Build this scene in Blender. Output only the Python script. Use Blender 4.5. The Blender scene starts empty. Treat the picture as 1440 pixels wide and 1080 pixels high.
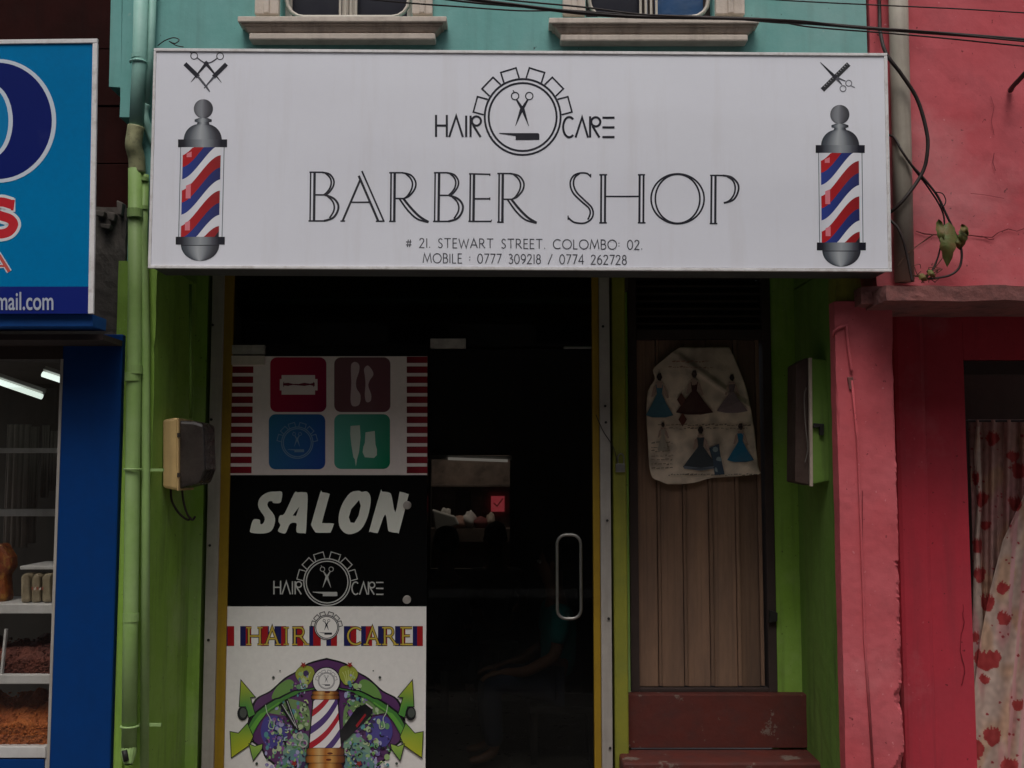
import bpy, bmesh, math, random
from mathutils import Vector, noise
from mathutils.geometry import tessellate_polygon
random.seed(7)
PI = math.pi
R_ = math.radians
sc = bpy.context.scene
COL = sc.collection

# ------------------------------------------------------------------ camera, world, sun, exposure
F, D, EYE, TILT = 1500.0, 5.4, 1.55, R_(4.64)      # focal length in photo pixels, metres to the facade, eye height
cam_d = bpy.data.cameras.new('camera'); cam = bpy.data.objects.new('camera', cam_d); COL.objects.link(cam)
cam_d.sensor_width = 36; cam_d.lens = 36 * F / 1440
cam_d.clip_start = .05; cam_d.clip_end = 400
cam.location = (0, -D, EYE); cam.rotation_euler = (PI / 2 + TILT, 0, 0)
sc.camera = cam
SUN_EL, SUN_AZ = 62, 186                            # degrees; azimuth 180 = straight in front of the shops
w = bpy.data.worlds.new('World'); sc.world = w; w.use_nodes = True
nt = w.node_tree; bg = nt.nodes['Background']
sky = nt.nodes.new('ShaderNodeTexSky'); sky.sky_type = 'NISHITA'; sky.sun_disc = False
sky.sun_elevation = R_(SUN_EL); sky.sun_rotation = R_(SUN_AZ); sky.dust_density = 5; sky.air_density = 1; sky.ozone_density = 1
hs = nt.nodes.new('ShaderNodeHueSaturation'); hs.inputs['Saturation'].default_value = .38
nt.links.new(sky.outputs[0], hs.inputs['Color']); nt.links.new(hs.outputs[0], bg.inputs['Color'])
bg.inputs['Strength'].default_value = .1
sd = bpy.data.lights.new('sun', 'SUN'); sd.energy = .9; sd.angle = R_(25); sd.color = (1, .97, .93)
sun = bpy.data.objects.new('sun', sd); COL.objects.link(sun)
a = R_(SUN_AZ); e = R_(SUN_EL)
sdir = Vector((math.sin(a) * math.cos(e), math.cos(a) * math.cos(e), math.sin(e)))   # towards the sun
sun.rotation_euler = sdir.to_track_quat('Z', 'Y').to_euler()
sc.view_settings.view_transform = 'Standard'; sc.view_settings.look = 'None'
sc.view_settings.gamma = 1; sc.view_settings.use_curve_mapping = False
sc.view_settings.exposure = .26
G0 = -.32                                          # pavement level; the eye is 1.87 m above it
sc.cycles.max_bounces = 6

# ------------------------------------------------------------------ helpers
def W(px, py, Y):
    """point where the photograph's pixel meets the vertical plane y = Y"""
    dx = (px - 720) / F; dz = (540 - py) / F
    v = Vector((dx, math.cos(TILT) - dz * math.sin(TILT), math.sin(TILT) + dz * math.cos(TILT)))
    return Vector((0, -D, EYE)) + v * ((Y + D) / v.y)
def X(px, Y, py=662): return W(px, py, Y).x
def Z(py, Y): return W(720, py, Y).z

class MB:
    def __init__(s): s.v = []; s.f = []; s.c = []; s.layer = 0
    def add(s, vs, fs, col=None):
        b = len(s.v); s.v += [tuple(v) for v in vs]; s.f += [tuple(b + i for i in f) for f in fs]
        if col is not None and not isinstance(col, list): col = [col] * len(vs)
        s.c += (col if col is not None else [(1, 1, 1)] * len(vs))
    def box(s, x0, x1, y0, y1, z0, z1, col=None):
        s.add([(x, y, z) for z in (z0, z1) for y in (y0, y1) for x in (x0, x1)],
              [(0, 2, 3, 1), (4, 5, 7, 6), (0, 1, 5, 4), (2, 6, 7, 3), (0, 4, 6, 2), (1, 3, 7, 5)], col)
        return s
    def prism(s, pts, Y0, Y1, col=None, taper=0):
        """outline in photo pixels at plane Y0 pulled back to Y1"""
        fr = [W(p[0], p[1], Y0) for p in pts]; n = len(fr)
        bk = [Vector((p.x, Y1, p.z)) for p in fr]
        tris = tessellate_polygon([[Vector((p.x, p.z, 0)) for p in fr]])
        fs = [tuple(t) for t in tris] + [tuple(n + i for i in reversed(t)) for t in tris]
        fs += [(i, (i + 1) % n, n + (i + 1) % n, n + i) for i in range(n)]
        s.add(fr + bk, fs, col); return s
    def tube(s, pts, r, n=10, col=None, cap=True):
        pts = [Vector(p) for p in pts]; vs = []; m = len(pts)
        t0 = (pts[1] - pts[0]).normalized()
        up = Vector((0, 0, 1)) if abs(t0.z) < .9 else Vector((1, 0, 0))
        nrm = t0.cross(up).normalized()
        for i, p in enumerate(pts):
            t = (pts[min(i + 1, m - 1)] - pts[max(i - 1, 0)]).normalized()
            nrm = (nrm - t * nrm.dot(t)).normalized(); b = t.cross(nrm)
            rr = r[i] if isinstance(r, (list, tuple)) else r
            vs += [p + (nrm * math.cos(2 * PI * k / n) + b * math.sin(2 * PI * k / n)) * rr for k in range(n)]
        fs = [(i * n + k, i * n + (k + 1) % n, (i + 1) * n + (k + 1) % n, (i + 1) * n + k) for i in range(m - 1) for k in range(n)]
        if cap: fs += [tuple(reversed(range(n))), tuple((m - 1) * n + k for k in range(n))]
        s.add(vs, fs, col); return s
    def blob(s, c, r, seg=10, ring=7, col=None, nz=0, seed=0):
        vs = []; fs = []
        rx, ry, rz = (r, r, r) if not isinstance(r, tuple) else r
        for j in range(ring + 1):
            th = PI * j / ring
            for i in range(seg):
                ph = 2 * PI * i / seg
                d = Vector((math.sin(th) * math.cos(ph), math.sin(th) * math.sin(ph), math.cos(th)))
                k = 1 + nz * noise.noise(d * 1.7 + Vector((seed * 3.1, seed, 0)))
                vs.append((c[0] + d.x * rx * k, c[1] + d.y * ry * k, c[2] + d.z * rz * k))
        for j in range(ring):
            for i in range(seg):
                fs.append((j * seg + i, (j + 1) * seg + i, (j + 1) * seg + (i + 1) % seg, j * seg + (i + 1) % seg))
        s.add(vs, fs, col); return s
    def build(s, name, mat, parent=None, label=None, smooth=False, bevel=0, kind=None):
        me = bpy.data.meshes.new(name); me.from_pydata(s.v, [], s.f)
        bm = bmesh.new(); bm.from_mesh(me); bmesh.ops.recalc_face_normals(bm, faces=bm.faces)
        bm.to_mesh(me); bm.free()
        ca = me.color_attributes.new('Col', 'FLOAT_COLOR', 'POINT')
        ca.data.foreach_set('color', [x for c in s.c for x in (c[0], c[1], c[2], 1)])
        me.materials.append(mat)
        if smooth: me.polygons.foreach_set('use_smooth', [True] * len(me.polygons))
        o = bpy.data.objects.new(name, me); COL.objects.link(o)
        if parent is not None:
            o.parent = parent; b = parent
            off = Vector((0, 0, 0))
            while b is not None: off += Vector(b.location); b = b.parent
            o.location = -off
        if bevel:
            m = o.modifiers.new('bevel', 'BEVEL'); m.width = bevel; m.segments = 2; m.limit_method = 'ANGLE'; m.angle_limit = R_(40)
        if label: o['label'] = label
        if kind: o['kind'] = kind
        return o

def tag(o, label, cat, group=None):
    o['label'] = label; o['category'] = cat
    if group: o['group'] = group
    return o
def thing(name, label, cat, loc=(0, 0, 0), group=None):
    o = bpy.data.objects.new(name, None); COL.objects.link(o); o.location = loc; o.empty_display_size = .1
    return tag(o, label, cat, group)
def dup(o, parent, dloc=(0, 0, 0)):
    c = o.copy(); COL.objects.link(c); c.parent = parent; c.location = Vector(o.location) + Vector(dloc); return c
def cr(pts, n=8, closed=False):
    """Catmull-Rom through points of any dimension"""
    P = [Vector(p) for p in pts]; m = len(P); out = []
    for i in range(m if closed else m - 1):
        if closed: p0, p1, p2, p3 = P[(i - 1) % m], P[i], P[(i + 1) % m], P[(i + 2) % m]
        else: p0, p1, p2, p3 = P[max(i - 1, 0)], P[i], P[i + 1], P[min(i + 2, m - 1)]
        for k in range(n):
            t = k / n
            out.append(.5 * ((2 * p1) + (p2 - p0) * t + (2 * p0 - 5 * p1 + 4 * p2 - p3) * t * t + (3 * p1 - p0 - 3 * p2 + p3) * t ** 3))
    if not closed: out.append(P[-1])
    return out
def arc(cx, cy, rx, ry, a0, a1, n=20):
    return [(cx + rx * math.cos(R_(a0 + (a1 - a0) * i / n)), cy + ry * math.sin(R_(a0 + (a1 - a0) * i / n))) for i in range(n + 1)]

class Print(MB):
    """flat print: coloured shapes in photo pixels, laid on the plane y = Y, each next layer a hair in front"""
    def __init__(s, Y, step=.00012): super().__init__(); s.Y = Y; s.st = step
    def next(s): return s
    def add(s, vs, fs, col=None):
        super().add(vs, fs, col); s.Y -= 1.6e-5
    def poly(s, pts, col, holes=()):
        loops = [pts] + list(holes)
        tr = tessellate_polygon([[Vector((p[0], p[1], 0)) for p in l] for l in loops])
        allp = [p for l in loops for p in l]
        s.add([W(p[0], p[1], s.Y) for p in allp], [tuple(t) for t in tr], [c for c in col] if isinstance(col, list) else col); return s
    def ring(s, cx, cy, r, wd, col, n=48, ry=None):
        ry = ry or r; a = []; fs = []
        for i in range(n):
            t = 2 * PI * i / n
            for q in (-.5, .5): a.append(W(cx + (r + wd * q) * math.cos(t), cy + (ry + wd * q) * math.sin(t), s.Y))
        for i in range(n):
            j = (i + 1) % n; fs.append((2 * i, 2 * j, 2 * j + 1, 2 * i + 1))
        s.add(a, fs, col); return s
    def disc(s, cx, cy, r, col, n=32, ry=None):
        return s.poly([(cx + r * math.cos(2 * PI * i / n), cy + (ry or r) * math.sin(2 * PI * i / n)) for i in range(n)], col)
    def line(s, pts, wd, col, smooth=0, closed=False):
        if smooth: pts = cr(pts, smooth, closed)
        P = [Vector((p[0], p[1])) for p in pts]; n = len(P); vs = []; m = n
        for i in range(n):
            if closed: d = P[(i + 1) % n] - P[(i - 1) % n]; d1 = (P[i] - P[i - 1]); d2 = P[(i + 1) % n] - P[i]
            else: d1 = P[i] - P[i - 1] if i else P[1] - P[0]; d2 = P[i + 1] - P[i] if i < n - 1 else d1
            d1 = d1.normalized() if d1.length > 1e-6 else Vector((1, 0)); d2 = d2.normalized() if d2.length > 1e-6 else d1
            t = d1 + d2; t = t.normalized() if t.length > 1e-3 else d1
            nr = Vector((-t.y, t.x)); k = max(.35, nr.dot(Vector((-d1.y, d1.x))))
            ww = wd[i * (len(wd) - 1) // max(1, n - 1)] if isinstance(wd, (list, tuple)) else wd
            vs += [W(*(P[i] + nr * (ww / 2 / k)), s.Y), W(*(P[i] - nr * (ww / 2 / k)), s.Y)]
        rng = n if closed else n - 1
        s.add(vs, [(2 * i, 2 * i + 1, 2 * ((i + 1) % n) + 1, 2 * ((i + 1) % n)) for i in range(rng)], col); return s
    def taper(s, p, q, w0, w1, col):
        p = Vector(p); q = Vector(q); d = (q - p).normalized(); n = Vector((-d.y, d.x))
        return s.poly([tuple(p + n * w0 / 2), tuple(q + n * w1 / 2), tuple(q - n * w1 / 2), tuple(p - n * w0 / 2)], col)
    def grad(s, rows, cols):
        """rows: list of (y, xl, xr); cols: colour stops across"""
        n = len(cols); vs = []; cc = []; fs = []
        for (y, xl, xr) in rows:
            for i in range(n):
                vs.append(W(xl + (xr - xl) * i / (n - 1), y, s.Y)); cc.append(cols[i])
        for j in range(len(rows) - 1):
            for i in range(n - 1): fs.append((j * n + i, j * n + i + 1, (j + 1) * n + i + 1, (j + 1) * n + i))
        s.add(vs, fs, cc); return s

# ------------------------------------------------------------------ materials
def nodes(name):
    m = bpy.data.materials.new(name); m.use_nodes = True; t = m.node_tree
    return m, t, t.nodes['Principled BSDF'], t.links
def N(t, kind, **kw):
    n = t.nodes.new(kind)
    for k, v in kw.items():
        if k in n.inputs: n.inputs[k].default_value = v
        else: setattr(n, k, v)
    return n
def mixc(t, L, fac, a, b, blend='MIX'):
    m = t.nodes.new('ShaderNodeMix'); m.data_type = 'RGBA'; m.blend_type = blend
    for i, v in ((6, a), (7, b)):
        if isinstance(v, tuple): m.inputs[i].default_value = (*v, 1)
        else: L.new(v, m.inputs[i])
    if isinstance(fac, float): m.inputs[0].default_value = fac
    else: L.new(fac, m.inputs[0])
    return m.outputs[2]
def ramp(t, L, src, a, b, inv=False):
    r = t.nodes.new('ShaderNodeMapRange'); r.inputs['From Min'].default_value = a; r.inputs['From Max'].default_value = b
    if inv: r.inputs['To Min'].default_value = 1; r.inputs['To Max'].default_value = 0
    L.new(src, r.inputs['Value']); return r.outputs[0]
def surf(name, col, col2=None, rough=.75, dirt=None, dirt_amt=.35, big=1.5, fine=18, bump=.25, streak=True, metallic=0, spec=.4, peel=None, peel_amt=.0, attr=False, seed=0, grain=None, mottle=.22, specks=None, rand=False):
    m, t, p, L = nodes(name)
    tc = N(t, 'ShaderNodeTexCoord'); mp = N(t, 'ShaderNodeMapping'); mp.inputs['Location'].default_value = (seed * 3.7, seed * 1.3, seed * 2.1)
    L.new(tc.outputs['Object'], mp.inputs[0]); co = mp.outputs[0]
    if grain:
        mp.inputs['Scale'].default_value = grain
    def noi(scale, detail=5, rough_=.6, src=co):
        n = N(t, 'ShaderNodeTexNoise', Scale=scale, Detail=detail, Roughness=rough_); L.new(src, n.inputs['Vector']); return n.outputs['Fac']
    c = col
    if attr:
        at = N(t, 'ShaderNodeAttribute', attribute_name='Col'); c = at.outputs['Color']
        if col2 is None: col2 = (.5, .48, .45)
        c = mixc(t, L, ramp(t, L, noi(big), .5, 3.5), c, col2)
    else:
        if col2 is None: col2 = tuple(x * .75 for x in col)
        c = mixc(t, L, ramp(t, L, noi(big), .35, .68), col, col2)
    nf = noi(fine, 6, .7)
    c = mixc(t, L, ramp(t, L, nf, .35, .8), c, mixc(t, L, mottle, c, (.5, .5, .5), 'MULTIPLY')) if not attr else c
    if dirt is not None:
        if streak:
            m2 = N(t, 'ShaderNodeMapping'); m2.inputs['Scale'].default_value = (9, 9, .7); L.new(co, m2.inputs[0])
            f = noi(1.4, 6, .65, m2.outputs[0])
        else: f = noi(big * 2.3, 7, .7)
        mm = N(t, 'ShaderNodeMath', operation='MULTIPLY'); L.new(ramp(t, L, f, .5, .78), mm.inputs[0]); mm.inputs[1].default_value = dirt_amt
        c = mixc(t, L, mm.outputs[0], c, dirt)
    if peel is not None:
        f = ramp(t, L, noi(5.5, 9, .72), .60 - peel_amt * .1, .62 - peel_amt * .1)
        c = mixc(t, L, f, c, peel)
    if specks is not None:
        v = noi(big * 26, 2, .4); c = mixc(t, L, ramp(t, L, v, .735, .77), c, specks)
        v2 = noi(big * 21 + 3, 3, .5); c = mixc(t, L, ramp(t, L, v2, .26, .30, True), c, mixc(t, L, .75, c, (.12, .06, .06), 'MULTIPLY'))
        v3 = noi(big * .55, 8, .62); c = mixc(t, L, ramp(t, L, v3, .52, .66), c, mixc(t, L, .10, c, (.9, .8, .78)))
    if rand:
        oi = N(t, 'ShaderNodeObjectInfo'); mr_ = N(t, 'ShaderNodeMapRange'); mr_.inputs['To Min'].default_value = .72; mr_.inputs['To Max'].default_value = 1.2; L.new(oi.outputs['Random'], mr_.inputs[0])
        hv = N(t, 'ShaderNodeHueSaturation'); L.new(mr_.outputs[0], hv.inputs['Value']); L.new(c, hv.inputs['Color']); c = hv.outputs['Color']
    L.new(c, p.inputs['Base Color'])
    rr = N(t, 'ShaderNodeMapRange'); rr.inputs['To Min'].default_value = max(.03, rough - .12); rr.inputs['To Max'].default_value = min(1, rough + .12)
    L.new(nf, rr.inputs['Value']); L.new(rr.outputs[0], p.inputs['Roughness'])
    p.inputs['Metallic'].default_value = metallic; p.inputs['Specular IOR Level'].default_value = spec
    if bump:
        b1 = N(t, 'ShaderNodeBump', Strength=bump, Distance=.02); ad = N(t, 'ShaderNodeMath', operation='ADD')
        n3 = noi(fine * 4, 4, .7); k = N(t, 'ShaderNodeMath', operation='MULTIPLY'); L.new(n3, k.inputs[0]); k.inputs[1].default_value = .15
        n4 = noi(big * 3, 4, .5); k4 = N(t, 'ShaderNodeMath', operation='MULTIPLY'); L.new(n4, k4.inputs[0]); k4.inputs[1].default_value = .9
        L.new(k.outputs[0], ad.inputs[0]); L.new(k4.outputs[0], ad.inputs[1]); L.new(ad.outputs[0], b1.inputs['Height'])
        L.new(b1.outputs[0], p.inputs['Normal'])
    return m
def glow(name, col, st):
    m, t, p, L = nodes(name); p.inputs['Base Color'].default_value = (.8, .8, .8, 1)
    p.inputs['Emission Color'].default_value = (*col, 1); p.inputs['Emission Strength'].default_value = st; return m
def glassy(name, tint, gloss=1.0, rough=.02, smear=.0):
    m, t, p, L = nodes(name); t.nodes.remove(p); out = t.nodes['Material Output']
    tr = N(t, 'ShaderNodeBsdfTransparent', Color=(*tint, 1)); gl = N(t, 'ShaderNodeBsdfGlossy', Roughness=rough)
    gl.inputs['Color'].default_value = (gloss, gloss, gloss, 1)
    lw = N(t, 'ShaderNodeLayerWeight', Blend=.5); pw = N(t, 'ShaderNodeMath', operation='POWER'); L.new(lw.outputs['Facing'], pw.inputs[0]); pw.inputs[1].default_value = 5
    fr = N(t, 'ShaderNodeMapRange'); fr.inputs['To Min'].default_value = .04; L.new(pw.outputs[0], fr.inputs[0]); mx = t.nodes.new('ShaderNodeMixShader')   # Schlick, alike from both sides
    L.new(fr.outputs[0], mx.inputs[0]); L.new(tr.outputs[0], mx.inputs[1]); L.new(gl.outputs[0], mx.inputs[2])
    df = N(t, 'ShaderNodeBsdfDiffuse', Color=(.45, .45, .43, 1)); m2 = t.nodes.new('ShaderNodeMixShader')
    tc = N(t, 'ShaderNodeTexCoord'); n = N(t, 'ShaderNodeTexNoise', Scale=3, Detail=8); L.new(tc.outputs['Object'], n.inputs['Vector'])
    r = N(t, 'ShaderNodeMapRange'); r.inputs['From Min'].default_value = .4; r.inputs['From Max'].default_value = .9; r.inputs['To Max'].default_value = smear
    L.new(n.outputs['Fac'], r.inputs[0]); L.new(r.outputs[0], m2.inputs[0]); L.new(mx.outputs[0], m2.inputs[1]); L.new(df.outputs[0], m2.inputs[2])
    L.new(m2.outputs[0], out.inputs['Surface']); return m

M = {}
M['teal'] = surf('teal_plaster', (.145, .39, .355), (.21, .44, .42), .85, (.10, .16, .14), .38, 1.2, 14, .3, specks=(.24, .42, .38))
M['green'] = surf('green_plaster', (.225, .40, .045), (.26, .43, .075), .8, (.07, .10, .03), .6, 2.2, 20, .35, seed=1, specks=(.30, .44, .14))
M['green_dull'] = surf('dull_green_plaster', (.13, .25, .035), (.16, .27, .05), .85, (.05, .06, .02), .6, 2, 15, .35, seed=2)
M['green_pipe'] = surf('green_pipe_paint', (.235, .385, .10), (.31, .45, .18), .55, (.10, .12, .05), .35, 3, 25, .12, seed=3)
M['teal_pipe'] = surf('teal_pipe_paint', (.25, .50, .42), (.31, .53, .46), .55, (.10, .14, .12), .35, 3, 25, .12, seed=4)
M['pipe_yellow'] = surf('yellowed_pipe', (.42, .41, .22), (.26, .27, .15), .6, (.05, .045, .03), .9, 9, 25, .15, streak=False)
M['pipe_cream'] = surf('cream_pipe', (.42, .37, .30), (.36, .32, .27), .6, (.12, .09, .07), .45, 3, 25, .1)
M['pink'] = surf('pink_plaster', (.53, .080, .095), (.60, .125, .145), .85, (.24, .05, .06), .5, 1.6, 12, .38, streak=False, seed=5, specks=(.62, .20, .22))
M['pink_deep'] = surf('crimson_plaster', (.50, .030, .052), (.43, .035, .055), .75, (.20, .03, .04), .5, 1.8, 14, .2, seed=6, specks=(.50, .08, .10))
M['ledge'] = surf('stained_pink_concrete', (.25, .09, .08), (.16, .07, .065), .9, (.03, .02, .02), .8, 4, 22, .8, streak=False, seed=7)
M['maroon'] = surf('maroon_boards', (.030, .006, .005), (.018, .005, .004), .9, (.005, .004, .004), .5, 2, 12, .2, spec=.1)
M['concrete'] = surf('bare_concrete', (.16, .135, .12), (.09, .08, .07), .9, (.03, .03, .03), .7, 3, 16, .7)
M['blue'] = surf('blue_enamel', (.0, .038, .18), (.0, .034, .16), .5, (.0, .02, .08), .2, 2, 18, .05, spec=.2)
M['blue_sign'] = surf('sky_blue_print', (.0, .19, .44), (.0, .175, .42), .4, None, 0, 2, 30, .02, spec=.08)
M['stone'] = surf('cream_stone_paint', (.66, .57, .49), (.58, .50, .43), .85, (.2, .15, .12), .4, 3, 20, .45)
M['stone_dark'] = surf('weathered_sill', (.58, .47, .39), (.42, .33, .27), .9, (.12, .085, .065), .7, 3, 20, .55)
M['grille'] = surf('cream_grille_paint', (.62, .55, .47), None, .5, None, 0, 3, 25, .05)
M['wood'] = surf('grey_brown_planks', (.235, .135, .085), (.16, .095, .065), .8, (.05, .035, .028), .6, 2, 14, .4, grain=(5, 5, .8), rand=True)
M['wood_dark'] = surf('dark_door_frame', (.045, .028, .024), (.03, .018, .016), .8, None, 0, 2, 14, .2)
M['red_step'] = surf('red_oxide_cement', (.115, .020, .013), (.085, .022, .017), .7, (.05, .03, .03), .6, 4, 18, .35, streak=False, peel=(.16, .11, .09), peel_amt=.0)
M['alu'] = surf('worn_aluminium', (.42, .38, .34), (.33, .30, .27), .5, (.12, .10, .08), .4, 4, 25, .1, metallic=.1)
M['yellow'] = surf('ochre_frame_paint', (.34, .21, .012), (.27, .16, .012), .5, (.07, .04, .01), .4, 4, 25, .08)
M['olive'] = surf('olive_yellow_wall', (.26, .25, .025), (.19, .20, .03), .8, (.05, .05, .02), .5, 3, 18, .25)
M['steel'] = surf('brushed_steel', (.34, .33, .31), None, .42, None, 0, 3, 40, .03, metallic=1)
M['clamp'] = surf('satin_clamp_metal', (.50, .46, .42), (.36, .32, .29), .4, (.1, .08, .07), .6, 20, 60, .1, metallic=.35)
M['black'] = surf('black_rubber', (.015, .014, .013), None, .6, None, 0, 3, 20, .05)
M['cable'] = surf('dark_cable', (.018, .012, .011), (.03, .016, .014), .6, None, 0, 5, 30, .05)
M['dark_sheet'] = surf('black_interior_sheet', (.004, .004, .004), None, .2, None, 0, 3, 20, 0, spec=.2)
M['sign_face'] = surf('white_flex_face', (.82, .825, .885), (.79, .79, .855), .45, (.62, .58, .58), .25, 1.0, 30, .10, mottle=.03)
M['sign_edge'] = surf('white_sign_trim', (.82, .80, .80), (.70, .67, .66), .5, (.3, .22, .17), .6, 7, 30, .08, streak=False)
M['sign_rib'] = surf('grey_sheet_metal', (.09, .09, .09), None, .6, None, 0, 3, 25, .1)
M['print'] = surf('flat_print', (1, 1, 1), (.5, .48, .46), .55, None, 0, 1.2, 30, .0, attr=True, spec=.15)
M['print_old'] = surf('faded_cloth_print', (1, 1, 1), (.20, .14, .10), .8, (.12, .08, .06), .55, 2.6, 22, .35, attr=True, streak=False)
M['cloth'] = surf('curtain_cotton', (1, 1, 1), (.42, .22, .18), .9, None, 0, 3, 60, .2, attr=True)
M['meter'] = surf('beige_meter_case', (.66, .45, .20), (.60, .40, .18), .6, (.15, .09, .05), .35, 6, 25, .1)
M['meter_cover'] = surf('smoky_meter_cover', (.035, .028, .025), (.06, .048, .042), .28, (.03, .02, .02), .5, 9, 30, .05)
M['board'] = surf('worn_board', (.045, .022, .016), (.07, .045, .035), .7, (.03, .02, .02), .5, 6, 25, .3)
M['leaf'] = surf('leaf_green', (.10, .13, .03), (.16, .10, .03), .6, None, 0, 20, 60, .2)
M['dry'] = surf('dry_stem', (.10, .05, .03), None, .9, None, 0, 20, 60, .2)
M['room'] = surf('dim_room_paint', (.10, .085, .07), (.07, .06, .05), .8, (.03, .03, .03), .4, 1, 10, .1)
M['room_back'] = surf('brown_back_wall', (.26, .20, .17), (.10, .08, .07), .8, (.03, .025, .02), .8, 3.5, 10, .3, streak=False)
M['tiles'] = surf('dark_floor_tile', (.10, .09, .08), None, .3, None, 0, 2, 10, .05)
M['white'] = surf('white_laminate', (.62, .60, .58), (.5, .48, .46), .5, (.2, .17, .14), .4, 4, 25, .05)
M['skin'] = surf('brown_skin', (.17, .085, .055), None, .5, None, 0, 8, 60, .03)
M['hair'] = surf('black_hair', (.008, .007, .007), None, .5, None, 0, 8, 60, .3)
M['teal_cloth'] = surf('teal_shirt', (.01, .22, .24), None, .85, None, 0, 8, 60, .2)
M['navy_cloth'] = surf('navy_trousers', (.02, .03, .06), None, .85, None, 0, 8, 60, .2)
M['grey_cloth'] = surf('dark_grey_shirt', (.03, .03, .035), None, .85, None, 0, 8, 60, .2)
M['snack'] = surf('orange_snack', (.46, .13, .025), (.34, .08, .018), .8, (.15, .04, .015), .6, 12, 60, .6, streak=False)
M['snack_dark'] = surf('dark_red_snack', (.15, .04, .025), (.09, .025, .018), .8, (.05, .02, .01), .6, 12, 60, .6, streak=False)
M['cream_pack'] = surf('cream_packets', (.34, .28, .18), (.24, .19, .12), .5, (.12, .08, .05), .6, 12, 40, .5)
M['pack_orange'] = surf('orange_packet', (.26, .06, .01), (.10, .015, .01), .5, (.45, .30, .04), .7, 14, 40, .5, streak=False)
M['grey_pack'] = surf('grey_hanging_cloth', (.40, .34, .30), (.28, .24, .21), .7, None, 0, 4, 40, .3)
M['glass'] = glassy('tinted_shop_glass', (.50, .50, .48), .3, .01, .006)
M['glass_door'] = glassy('door_glass', (.62, .62, .60), .3, .01, .005)
M['glass_case'] = glassy('case_glass', (.95, .95, .94), .5, .01, .01)
M['pane_dark'] = surf('dark_pane', (.03, .03, .04), None, .12, None, 0, 2, 10, .02)
M['pane_blue'] = surf('blue_pane', (.03, .09, .22), (.05, .10, .2), .15, None, 0, 6, 10, .1)
M['tube_lit'] = glow('tube_light', (.85, 1, .92), .8)
M['tube_back'] = glow('back_tube_light', (1, .92, .85), .22)
M['pavement'] = surf('pavement_concrete', (.22, .20, .18), (.17, .16, .15), .9, (.08, .07, .06), .5, 1, 12, .4, streak=False)
M['asphalt'] = surf('asphalt', (.05, .05, .05), (.06, .058, .055), .9, None, 0, 1, 30, .5)
M['opp'] = surf('opposite_render', (.22, .20, .17), (.18, .16, .14), .9, (.1, .09, .08), .5, 1, 10, .2)
M['red_notice'] = surf('red_notice', (1.0, .07, .10), None, .5, None, 0, 8, 30, 0)

# ------------------------------------------------------------------ ground
MB().box(-60, 60, -9.2, -2.6, G0 - .14, G0 - .12).build('road', M['asphalt'], kind='structure')
MB().box(-60, 60, -60, 60, G0 - .3, G0 - .16).build('ground', M['asphalt'], kind='structure')
g = MB(); g.box(-30, 30, -2.42, 6, G0 - .15, G0); g.build('pavement', M['pavement'], kind='structure')
kb = None
kerb = bpy.data.objects.new('kerb', None); COL.objects.link(kerb); kerb['kind'] = 'structure'
for i in range(-14, 14):
    if kb is None: kb = MB().box(-.49, .49, -2.6, -2.43, G0 - .15, G0 + .01).build('kerb_stone', M['concrete'], kerb, bevel=.012); kb.location = (i, 0, 0)
    else: c = dup(kb, kerb); c.location = (i, 0, 0)

# ------------------------------------------------------------------ the barber's building
YF = 0.0                      # facade plane
YG = .70                      # glass front plane
XL, XR = X(213, YF), X(1184, YF)          # opening between the pillars
def zz(py, Y=YF): return Z(py, Y)
shop = thing('shop_building', 'teal upper floor over a lime green recessed shopfront, between blue and pink neighbours', 'building', (0, .3, 0))
# upper wall with two window openings
def wall(mb, x0, x1, z0, z1, holes, y0, y1):
    xs = x0
    for (hx0, hx1, hz0, hz1) in holes:
        mb.box(xs, hx0, y0, y1, z0, z1); mb.box(hx0, hx1, y0, y1, z0, hz0); mb.box(hx0, hx1, y0, y1, hz1, z1); xs = hx1
    mb.box(xs, x1, y0, y1, z0, z1)
Lx, Rx = X(170, YF), X(1236, YF)
wins = [(395, 579), (824, 1004)]
zs = zz(24)
holes = [(X(a_, YF, 20), X(b_, YF, 20), zs, zs + 1.35) for a_, b_ in wins]
g = MB(); wall(g, Lx, Rx, 2.62, 6.6, holes, YF, YF + .24)
g.build('upper_wall', M['teal'], shop)
# stepped plaster edge overlapping the dark wall at the left
g = MB(); g.prism([(157, -60), (172, -60), (170, 165), (169, 165), (169, 123), (153, 122)], YF - .004, YF + .2)
g.prism([(173, -60), (192, -60), (187, 165), (168, 165), (170.5, 100)], YF - .007, YF + .1); g.build('plaster_return', M['teal'], shop, bevel=.004)
g = MB().box(Lx, Rx, .24, .9, 2.74, 2.9); g.build('recess_ceiling', M['green_dull'], shop)
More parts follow.
